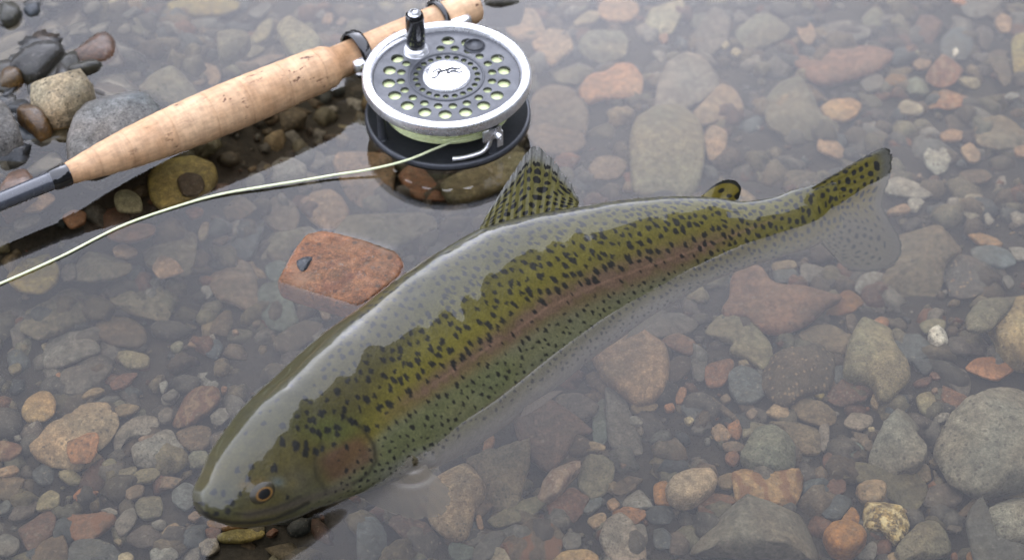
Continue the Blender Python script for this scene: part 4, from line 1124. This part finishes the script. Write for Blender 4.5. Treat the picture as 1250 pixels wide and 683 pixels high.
for px, py, rr in [(382, 526, 4), (361, 543, 4.6), (373, 553, 3.6), (385, 552, 3.6), (334, 571, 4), (307, 569, 3.2), (303, 584, 3.2), (289, 574, 3.6), (284, 613, 3.2), (278, 623, 3.4), (252, 625, 3), (264, 627, 3), (243, 613, 3), (273, 602, 3.2), (293, 602, 2.6), (351, 606, 2.8), (261, 600, 3.4), (398, 525, 3), (412, 530, 3), (392, 505, 4), (362, 508, 3), (345, 520, 3.4), (338, 488, 3.4), (330, 500, 2.4), (372, 485, 4), (410, 478, 3.6), (420, 500, 3.6), (355, 470, 3.4), (365, 462, 3), (318, 503, 3), (300, 528, 3), (395, 450, 3.6), (322, 516, 3.4)]:
    k = np.argmin(((PX - px) ** 2 + (PY - py) ** 2 + 1e4 * (~near)).ravel()); i, j = divmod(int(k), NV)
    stamp(UU[i, j], VVm[i, j], rr * .42)
C = lerp(C, np.array([.010, .010, .009]), mask * .95)
def fish_mat(name, transl=0.0, coat=1.0, scale_bump=True):
    T = NT(name); a = T.n('ShaderNodeAttribute'); a.attribute_name = 'col'
    v = T.coord('Object', False)
    n = T.noise(v, 900, 3, .7)
    c = T.mix(1.0, a.outputs['Color'], T.ramp(n.outputs[0], [(.3, .78), (.7, 1.25)]), 'MULTIPLY')
    nb = None
    if scale_bump:
        vo = T.n('ShaderNodeTexVoronoi'); vo.inputs['Scale'].default_value = 720; T.l(v, vo.inputs['Vector'])
        nb = T.bump(vo.outputs['Distance'], .18, .0005)
    p = T.bsdf(c, .45, 0, .35, coat, .02, nb)
    p.inputs['Coat IOR'].default_value = 1.40
    if transl:
        ts = T.n('ShaderNodeBsdfTranslucent'); T.l(c, ts.inputs[0])
        mx = T.n('ShaderNodeMixShader'); mx.inputs[0].default_value = transl; T.l(p.outputs[0], mx.inputs[1]); T.l(ts.outputs[0], mx.inputs[2]); T.l(mx.outputs[0], T.out.inputs['Surface'])
    return T.m
SKIN = fish_mat('trout_skin'); FIN = fish_mat('fin_skin', .3, .35, False); FINT = fish_mat('fin_membrane', .3, 0, False)
_t = FINT.node_tree; _o = [n for n in _t.nodes if n.type == 'OUTPUT_MATERIAL'][0]; _s = _o.inputs[0].links[0].from_socket
_tr = _t.nodes.new('ShaderNodeBsdfTransparent'); _m = _t.nodes.new('ShaderNodeMixShader'); _m.inputs[0].default_value = .40
_t.links.new(_s, _m.inputs[1]); _t.links.new(_tr.outputs[0], _m.inputs[2]); _t.links.new(_m.outputs[0], _o.inputs[0])
trout = empty('trout', (float(cen[NU // 2][0]), float(cen[NU // 2][1]), float(Bp[:, 2].min())), 'large spotted rainbow trout with pink side stripe lying half out of the water', 'fish')
V = FB.reshape(-1, 3).tolist(); F = grid_faces(NU, NV, wrap_v=True)
F = F + [tuple(range(NV)), tuple(range((NU - 1) * NV + NV - 1, (NU - 1) * NV - 1, -1))]
if np.dot(np.cross(FB[201, 0] - FB[200, 0], FB[200, 1] - FB[200, 0]), fn) < 0: F = [tuple(reversed(f)) for f in F]
body = obj('body', V, F, SKIN, trout, cols=C.reshape(-1, 3) * (.66 - .16 * hd_f.reshape(-1, 1)))

DORP = FP0 + fn * -.0195; ADIP = FP0 + fn * -.0075; CAUP = FP0 + fn * .0068
def fin(name, base, tip, nu, nv, colf, nrays, P0=None, n=None, thick=.0006, fringe=.06, bend=None, side=0):
    """a fin fanned between a base line and a tip line (picture points dropped on the fin's own plane), corrugated by its rays"""
    P0 = FP0 if P0 is None else P0; n = fn if n is None else n
    B_ = catmull(np.array([[*p] for p in base], float), nu); T_ = catmull(np.array([[*p] for p in tip], float), nu)
    t = np.linspace(0, 1, nu); r = np.linspace(0, 1, nv)
    front = []; cols = []
    rayw = np.abs(((t * nrays) % 1) - .5) * 2
    for s_ in (1, -1):
        for i in range(nu):
            fr = 1 + fringe * (vnoise(np.array([t[i] * nrays]), np.array([.3]), 77)[0] - .5) - fringe * .8 * (rayw[i] > .8)
            for j in range(nv):
                q = B_[i] + (T_[i] - B_[i]) * r[j] * (1 + (fr - 1) * float(smooth01(np.array(r[j]), .55, 1.0)))
                P = unpl(q, P0, n)
                th_ = thick * (1.4 - r[j]) * ((.70 + .45 * (1 - rayw[i])) if nrays < 18 else (.92 + .12 * (1 - rayw[i])))
                off = (bend(t[i], r[j]) if bend else 0)
                front.append(P + n * (s_ * th_ + off)); cols.append(colf(t[i], r[j], 1 - rayw[i], q))
    m = nu * nv
    f1 = grid_faces(nu, nv); F = list(f1) + [tuple(reversed([i + m for i in f])) for f in f1]
    for i in range(nu - 1):
        F.append((i * nv + nv - 1, i * nv + nv - 1 + m, (i + 1) * nv + nv - 1 + m, (i + 1) * nv + nv - 1))
    for j in range(nv - 1):
        F.append((j, j + m, j + 1 + m, j + 1)); q0 = (nu - 1) * nv
        F.append((q0 + j + 1, q0 + j + 1 + m, q0 + j + m, q0 + j))
    return obj(name, front, F, FINT if name == 'pectoral_fin' else FIN, trout, cols=np.array(cols) * .85)
def spot_rows(t, r, nr, nc, rad=.36, seed=0):
    a = r * nc; row = math.floor(a); b = t * nr + .37 * row + .35 * math.sin(row * 5 + t * 11); a = a + .30 * math.sin(t * 23 + 1.3 * seed + 2 * r); cx = math.floor(b)
    h_ = math.sin(cx * 12.9 + row * 78.2 + seed) * 43758.5; h_ -= math.floor(h_)
    dx = (b - cx - .5); dy = (a - row - .5 - .3 * (h_ - .5))
    return 1.0 if (dx * dx * 1.2 + dy * dy) ** .5 < rad * (.6 + .55 * h_) else 0.0
def dors(t, r, ry, q):
    c = np.array([.150, .134, .038]) * (.85 + .25 * ry)
    c = c + (np.array([.23, .225, .20]) - c) * smooth01(np.array(r), .70, .92)
    if r < .84 and spot_rows(t, r, 10.3, 8.2, .40): c = np.array([.012, .011, .009])
    if r >= .62 and ry > .78: c = c * .6
    return c
fin('dorsal_fin', [(585, 281), (610, 274), (640, 268), (672, 260), (703, 255)], [(597, 257), (632, 203), (650, 179), (668, 187), (686, 210), (698, 227), (708, 246)], 220, 80, dors, 13, fringe=.07, P0=DORP)
def adip(t, r, ry, q):
    c = np.array([.135, .105, .012])
    e = abs(t - .5) * 2
    if r > .80 or (t > .82 and r > .3) or math.hypot((t - .45) * 1.6, r - .42) < .13 or math.hypot((t - .72) * 1.6, r - .2) < .12: c = np.array([.010, .010, .006])
    return c
fin('adipose_fin', [(856, 240), (868, 242), (882, 243), (896, 245)], [(860, 236), (870, 227), (884, 220), (897, 221), (904, 230), (901, 243)], 36, 20, adip, 2, P0=ADIP, thick=.0014, fringe=0)
def caud(t, r, ry, q):
    c = np.array([.120, .100, .016]) * (.88 + .18 * ry)
    c = c + (np.array([.09, .088, .07]) - c) * smooth01(np.array(r), .72, .95)
    c = c + (np.array([.080, .078, .062]) - c) * smooth01(np.array(t), .35, .6) * .8
    if .10 < r < .86 and spot_rows(t, r, 13, 10.5, .36 if t < .4 else .27, 3): c = np.array([.012, .012, .010])
    if t < .03 or (.97 < r): c = c * .4
    return c
fin('caudal_fin', [(990, 229), (999, 243), (1004, 258), (1006, 275), (1003, 297)], [(1066, 185), (1079, 181), (1085, 187), (1085, 202), (1081, 220), (1074, 238), (1072, 254), (1082, 275), (1094, 296), (1092, 316), (1076, 328), (1052, 331), (1030, 326)], 260, 100, caud, 20, P0=CAUP, fringe=.022, thick=.0008, bend=lambda t, r: .004 * r * math.sin(3 * t))
def pale(t, r, ry, q):
    return (np.array([.16, .145, .12]) * (.7 + .4 * ry)) if t > .10 else np.array([.06, .055, .05])
# paired and anal fins under the water
hor = np.array([.10, -.25, 1.0]); hor /= np.linalg.norm(hor)
fin('pectoral_fin', [(470, 574), (482, 569), (492, 565)], [(432, 594), (462, 612), (505, 628), (545, 622), (548, 594), (524, 570), (512, 549)], 90, 30, pale, 13, P0=unz((500, 566), -.0025), n=np.array([.12, -.42, .9]) / np.linalg.norm([.12, -.42, .9]), bend=lambda t, r: -.010 * r * r * (1 - t) ** .7)
fin('pelvic_fin', [(640, 497), (656, 488), (672, 478)], [(634, 510), (654, 500), (688, 476)], 40, 14, lambda t, r, ry, q: np.array([.035, .025, .02]), 9, P0=unz((655, 492), -.012), n=hor)
fin('anal_fin', [(768, 405), (788, 391), (806, 379)], [(764, 413), (786, 402), (814, 378)], 40, 14, lambda t, r, ry, q: np.array([.04, .035, .025]), 9, P0=unz((788, 392), -.010), n=hor)

# eyes
def eye(px, py, far=False):
    k = np.argmin(((PX - px) ** 2 + (PY - py) ** 2 + 1e4 * (np.cos(th)[None, :] < 0)).ravel()); i, j = divmod(int(k), NV)
    if far: j = int(np.argmin(np.abs(np.angle(np.exp(1j * (th - (math.pi - th[j])))))))
    p = FB[i, j]; n = nrm[i, j]; a = FL - n * (FL @ n); a /= np.linalg.norm(a); b = np.cross(n, a)
    V = []; cols = []
    rings = [(0, 1), (.30, .97), (.45, .90), (.50, .86), (.62, .80), (.70, .76), (.80, .62), (.90, .44), (1.0, .20), (1.12, -.05), (1.2, -.5)]
    R = .0056
    for r, z in rings:
        for q in range(36):
            t = 2 * math.pi * q / 36
            V.append(p + n * (z * .0011 - .0004) + R * r * (math.cos(t) * a + .72 * math.sin(t) * b))
            if r <= .50: c = (.002, .002, .002)
            elif r <= .63: c = (.17, .085, .018)
            elif r < .75: c = (.075, .042, .010)
            else: c = (.022, .018, .008)
            cols.append(c)
    F = grid_faces(len(rings), 36, wrap_v=True)
    if np.dot(np.cross(V[36] - V[0] + V[37] - V[0], b), n) == 0: pass
    o = obj('eye', V, F, SKIN_EYE, trout, cols=np.array(cols)); return o
SKIN_EYE = fish_mat('eye_gloss', 0, .45, False)
eye(322, 602); eye(322, 602, True)

# ------------------------------------------------------------------ rod
def plain(name, col, rough=.4, metal=0, coat=0, spec=.5, bump=0, bscale=600):
    T = NT(name); v = T.coord('Object', False); n = T.noise(v, bscale, 3, .6)
    c = T.mix(1.0, col, T.ramp(n.outputs[0], [(.3, .85), (.7, 1.15)]), 'MULTIPLY')
    n2 = T.noise(v, 90, 4, .6); rr = T.ramp(n2.outputs[0], [(.3, max(rough - .1, .03)), (.7, rough + .12)])
    T.bsdf(c, rr, metal, spec, coat, .06, T.bump(n.outputs[0], bump, .0004) if bump else None); return T.m
def cork_mat():
    T = NT('cork'); v = T.coord('Object', False)
    # rotate into rod axes so that the grain runs along the rod
    mp = T.n('ShaderNodeMapping', vector_type='POINT'); ang = math.atan2(RAX[1], RAX[0]); mp.inputs['Rotation'].default_value = (0, 0, -ang)
    T.l(v, mp.inputs['Vector'])
    st = T.n('ShaderNodeMapping'); st.inputs['Scale'].default_value = (.35, 1, 1); T.l(mp.outputs[0], st.inputs['Vector'])
    sr = T.n('ShaderNodeMapping'); sr.inputs['Scale'].default_value = (3.0, .5, .5); T.l(mp.outputs[0], sr.inputs['Vector'])
    n1 = T.noise(v, 38, 4, .6); n2 = T.noise(st.outputs[0], 420, 4, .7); n3 = T.noise(sr.outputs[0], 130, 3, .6)
    c = T.mix(T.ramp(n1.outputs[0], [(.3, 0.0), (.7, 1.0)]), (.42, .235, .115), (.65, .43, .255))
    c = T.mix(1.0, c, T.ramp(n2.outputs[0], [(.3, .76), (.6, 1.06)]), 'MULTIPLY')
    c = T.mix(1.0, c, T.ramp(n3.outputs[0], [(.35, .85), (.6, 1.05)]), 'MULTIPLY')
    ps = T.n('ShaderNodeMapping'); ps.inputs['Scale'].default_value = (.45, 1, 1); T.l(mp.outputs[0], ps.inputs['Vector'])
    wp = T.noise(ps.outputs[0], 300, 3, .7); wmix = T.mix(.012, ps.outputs[0], wp.outputs['Color'])
    vo = T.n('ShaderNodeTexVoronoi'); vo.inputs['Scale'].default_value = 210; T.l(wmix, vo.inputs['Vector'])
    sep = T.n('ShaderNodeSeparateColor'); T.l(vo.outputs['Color'], sep.inputs[0])
    zone = T.ramp(T.noise(v, 34, 2, .5).outputs[0], [(.40, 0.0), (.52, 1.0)])
    pit = T.mix(1.0, T.mix(1.0, T.ramp(sep.outputs[0], [(.62, 0.0), (.68, 1.0)]), T.ramp(vo.outputs['Distance'], [(.22, 1.0), (.36, 0.0)]), 'MULTIPLY'), zone, 'MULTIPLY')
    c = T.mix(pit, c, (.09, .035, .018))
    inv = T.ramp(pit, [(0, 1.0), (1, 0.0)])
    nb = T.bump(inv, .5, .0006); nb = T.bump(n2.outputs[0], .25, .0004, nb)
    T.bsdf(c, .55, 0, .35, .12, .25, nb); return T.m
CORK = cork_mat()
SILVER = plain('silver_metal', (.90, .90, .91), .30, .85, 0)
GUN = plain('gunmetal', (.050, .053, .060), .42, .35, .1, .5, .15)
BLACK = plain('black_gloss', (.008, .008, .009), .14, 0, .6)
BLANK = plain('graphite', (.045, .048, .058), .22, 0, .7)
LINE = plain('line_coating', (.66, .72, .38), .45)
def sp(px, py):          # distance along the rod of a picture point
    return float((unz((px, py), ROD_Z) - RA) @ RAX)
def rad(wpx, s): return .5 * wpx * depth(RA + RAX * s) / FPX
rod = empty('fly_rod', tuple(RA + RAX * RL * .5 - np.array([0, 0, .015])), 'fly rod lying with its long speckled cork grip across the shallow water', 'fishing rod')
s0 = 0.0
blank_pts = [(-.16, rad(20, 0)), (-.08, rad(21.5, 0)), (-.012, rad(23, 0)), (-.006, rad(23, 0))]
V, F = lathe(RA, RAX, blank_pts, 32); obj('blank', V, F, BLANK, rod)
sA = sp(62, 221)
V, F = lathe(RA, RAX, [(sA, rad(23, 0)), (sA + .0006, rad(26, 0)), (sA + .003, rad(27.5, 0)), (-.0006, rad(30, 0)), (0.0002, rad(27, 0))], 36); obj('winding_check', V, F, BLACK, rod)
# grip profile: (px along the axis, width px)
gp = [(83, 27), (100, 33), (125, 41), (160, 50), (205, 57), (250, 60), (290, 61), (330, 59), (360, 57), (385, 56), (399, 53), (408, 44)]
gx = np.array([sp(x, 212 - (x - 83) * .4121) for x, _ in gp]); gr = np.array([rad(w_, s_) for (x, w_), s_ in zip(gp, gx)])
def gprof(s): return float(np.interp(s, gx, gr))
joints = [0.0] + [sp(x, 212 - (x - 83) * .4121) for x in (118, 155, 207, 255, 297, 345, 388)] + [float(gx[-1])]
for a, b in zip(joints[:-1], joints[1:]):
    m = 14; e = .00035; pr = [(a, gprof(a) - .00042)]
    for k in range(m + 1):
        s = a + e + (b - a - 2 * e) * k / m; pr.append((s, gprof(s) + .00006 * math.sin(s * 700)))
    pr.append((b, gprof(b) - .00042))
    V, F = lathe(RA, RAX, pr, 56); obj('cork_ring', V, F, CORK, rod)
sE = float(gx[-1]); seatr = rad(41, RL * .8); sEnd = sp(581, 7)
V, F = lathe(RA, RAX, [(sE - .002, seatr), (sp(470, 52), seatr), (sp(530, 28), seatr * 1.0), (sEnd - .004, seatr * 1.03), (sEnd - .0012, seatr * .98), (sEnd, seatr * .85)], 48); obj('reel_seat', V, F, CORK, rod)
def ringpart(name, s, r, wid, mat):
    V, F = lathe(RA, RAX, [(s - wid / 2, r - .0006), (s - wid / 2, r + .0009), (s - wid / 4, r + .0014), (s + wid / 4, r + .0014), (s + wid / 2, r + .0009), (s + wid / 2, r - .0006)], 48, cap=False); return obj(name, V, F, mat, rod)

# ------------------------------------------------------------------ reel
RC = unz((545, 88), .030)
RC = np.array([RC[0], RC[1], 0.0]); RR = .0452
reel = empty('fly_reel', tuple(RC), 'round silver-rimmed fly reel with perforated grey face and black handle', 'reel')
def L(x, y, z): return RC + np.array([x, y, z])
def ring_prof(prof, name, mat, n=96):
    V, F = lathe(RC, (0, 0, 1), prof, n, cap=False); return obj(name, V, F, mat, reel)
zB = -.0015
V, F = lathe(RC, (0, 0, 1), [(zB, RR * .93), (zB + .0006, RR * .985), (zB + .0025, RR), (zB + .0048, RR * .99), (zB + .0050, RR * .955), (zB + .0034, RR * .94), (zB + .0032, RR * .5), (zB + .0036, RR * .3)], 96); obj('back_plate', V, F, GUN, reel)
V, F = lathe(RC, (0, 0, 1), [(.0035, .012), (.008, .030), (.0085, .0335), (.014, .0355), (.0205, .0350), (.0240, .0345), (.0247, .0335), (.0249, .012)], 80); wl = obj('wound_line', V, F, LINE, reel)
for k, z in enumerate(np.linspace(.0095, .0185, 7)):
    r_ = .0338 + .0019 * math.sin((z - .0085) / .011 * math.pi)
    V, F = tube([L(r_ * math.cos(t), r_ * math.sin(t), z + .0006 * math.sin(3 * t + k)) for t in np.linspace(0, 2 * math.pi, 72, endpoint=False)], .00075, 8, True); obj('line_turn', V, F, LINE, wl)
# spool face with its holes
def disc_with_holes(name, R, holes, z, ext, bev, mat):
    cu = bpy.data.curves.new(name, 'CURVE'); cu.dimensions = '2D'; cu.fill_mode = 'BOTH'; cu.extrude = ext; cu.bevel_depth = bev; cu.bevel_resolution = 1
    def circ(cx, cy, r, n):
        s_ = cu.splines.new('POLY'); s_.points.add(n - 1); s_.use_cyclic_u = True
        for i in range(n):
            t = 2 * math.pi * i / n; s_.points[i].co = (cx + r * math.cos(t), cy + r * math.sin(t), 0, 1)
    circ(0, 0, R, 96)
    for h_ in holes: circ(*h_, 20)
    tmp = bpy.data.objects.new(name, cu); COL.objects.link(tmp)
    dg = bpy.context.evaluated_depsgraph_get(); me = bpy.data.meshes.new_from_object(tmp.evaluated_get(dg))
    bpy.data.objects.remove(tmp)
    V = [RC + np.array([v_.co.x, v_.co.y, v_.co.z + z]) for v_ in me.vertices]; F = [tuple(p.vertices) for p in me.polygons]
    return obj(name, V, F, mat, reel, smooth=False)
HK = (-.0170, .0215)      # handle foot
holes = []
for nr, R_, rh in ((18, .0312, .0036), (20, .0246, .0024), (22, .0166, .0017)):
    for k in range(nr):
        t = 2 * math.pi * (k + .5) / nr; x, y = R_ * math.cos(t), R_ * math.sin(t)
        if math.hypot(x - HK[0], y - HK[1]) < .0078 + rh: continue
        if nr == 18 and .62 < t < 1.1: continue
        holes.append((x, y, rh))
zF = .0262
disc_with_holes('spool_face', .0390, holes, zF, .0006, .00015, GUN)
ring_prof([(.0232, .0405), (.0232, RR * .985), (.0242, RR), (.0285, RR), (.0300, RR * .985), (.0305, RR * .95), (.0304, RR * .91), (.0298, RR * .89), (.0268, RR * .872), (.0248, RR * .868), (.0236, .0388), (.0232, .0405)], 'rim', SILVER)
ring_prof([(zF + .0005, .0206), (zF + .0013, .0203), (zF + .0013, .0193), (zF + .0005, .0190)], 'face_ring', GUN)
V, F = lathe(L(0, 0, zF), (0, 0, 1), [(0, .0128), (.0016, .0128), (.0024, .0120), (.0028, .0095), (.0030, .004), (.0030, .0006)], 56); hub = obj('hub_cap', V, F, SILVER, reel)
# small script mark engraved on the hub
MARK = plain('engraving', (.05, .052, .055), .6, 0)
zm = zF + .0033
for pts in ([(-.0072, .0010), (-.0050, .0034), (-.0030, .0030), (-.0040, -.0002), (-.0062, -.0038), (-.0080, -.0030)], [(-.0052, .0006), (-.0020, .0018), (0, .0030)], [(.0002, .0030), (.0030, .0042), (.0060, .0036), (.0078, .0050)], [(.0018, .0012), (.0042, .0018), (.0064, .0008), (.0086, .0016)], [(.0010, .0030), (.0004, .0008), (.0020, .0002)]):
    c3 = catmull([L(x, y, zm - .0003 * (math.hypot(x, y) > .006) - .0002 * (math.hypot(x, y) > .0085)) for x, y in pts], 14)
    V, F = tube(c3, .00050, 6); obj('hub_mark', V, F, MARK, hub)
V, F = lathe(L(*HK, zF), (0, 0, 1), [(0, .0068), (.0028, .0066), (.0044, .0056), (.0050, .0040)], 40); obj('handle_base', V, F, SILVER, reel)
V, F = lathe(L(*HK, zF), (0, 0, 1), [(.0046, .0046), (.0052, .0051), (.0130, .0052), (.0236, .0050), (.0256, .0046), (.0264, .0034)], 40); kn = obj('handle', V, F, BLACK, reel)
V, F = lathe(L(*HK, zF), (0, 0, 1), [(.0258, .0036), (.0270, .0034), (.0274, .0022)], 28); obj('handle_cap', V, F, SILVER, kn)
V, F = lathe(L(.0145, .0262, zF + .0005), (0, 0, 1), [(0, .0060), (.0010, .0058), (.0014, .0048)], 30); obj('counterweight', V, F, GUN, reel)
for a in (212, 308, 70, 140):
    t = math.radians(a); V, F = lathe(L(.0405 * math.cos(t), .0405 * math.sin(t), .002), (0, 0, 1), [(0, .0030), (.001, .0024), (.0175, .0024), (.0190, .0030)], 20); obj('frame_post', V, F, GUN, reel)
# line guard
t = math.radians(305); gx_, gy_ = .0425 * math.cos(t), .0425 * math.sin(t)
parts = [box(L(gx_, gy_, .0165), .011, .0016, .0065, t + math.pi / 2), box(L(gx_ + .004, gy_ + .003, .011), .0035, .0016, .010, t + math.pi / 2)]
V, F = join(parts); lg = obj('line_guard', V, F, SILVER, reel, smooth=False)
V, F = lathe(L(gx_ + .003, gy_ - .001, .0165), (math.cos(t), math.sin(t), 0), [(0, .0019), (.0020, .0018), (.0024, .0010)], 16); obj('screw', V, F, SILVER, lg)
arc = [L(.041 * math.cos(math.radians(a)), .041 * math.sin(math.radians(a)), z) for a, z in ((306, .012), (303, .008), (298, .0055), (290, .0048), (282, .0045), (275, .0044))]
V, F = tube(catmull(arc, 24), .0013, 8); obj('guard_bar', V, F, SILVER, lg)
# reel foot: a saddle along the side of the reel seat, joined to the frame by a stem
side = np.cross(RAX, [0, 0, 1.0]); side /= np.linalg.norm(side)
if (RC - RA) @ side < 0: side = -side
sF0, sF1 = sp(421, 73), sp(560, 15); sMid = float((RC - RA) @ RAX)
pts = []; rads = []
for k in range(25):
    u = k / 24; s = sF0 + (sF1 - sF0) * u
    pts.append(RA + RAX * s + side * (seatr + .0008) + np.array([0, 0, .0015])); rads.append(.0046 * (.72 + .28 * math.sin(math.pi * u)))
V, F = tube(pts, rads, 16); foot = obj('foot', V, F, SILVER, reel)
V, F = tube([RA + RAX * sMid + side * seatr, RC + (RA + RAX * sMid - RC) * .86 * np.array([1, 1, 0]) + np.array([0, 0, .014])], .0055, 14); obj('foot_stem', V, F, SILVER, reel)
ringpart('seat_ring', sp(437, 66), seatr + .0030, .0062, BLACK); ringpart('seat_ring', sp(536, 25), seatr + .0016, .0030, BLACK)

# ------------------------------------------------------------------ fly line running off the reel
lp = [((583, 156), .0150), ((560, 169), .0125), ((530, 182), .0090), ((495, 196), .0055), ((450, 207), .0030), ((411, 213), .0020), ((370, 220), .0016), ((326, 227), .0015), ((274, 236), .0010), ((225, 249), .0006), ((150, 275), .0005), ((74, 313), .0005), ((0, 346), .0005), ((-60, 370), .0005)]
c3 = catmull([unz(p, z) for p, z in lp], 160)
FLINE = plain('fly_line_coating', (.68, .72, .44), .45)
V, F = tube(c3, .00066, 10)
tag(obj('fly_line', V, F, FLINE, origin=c3[80] - np.array([0, 0, .0008])), 'pale yellow-green fly line curving from the reel across the water', 'fishing line')
for o in bpy.data.objects:
    if '_org' in o: del o['_org']
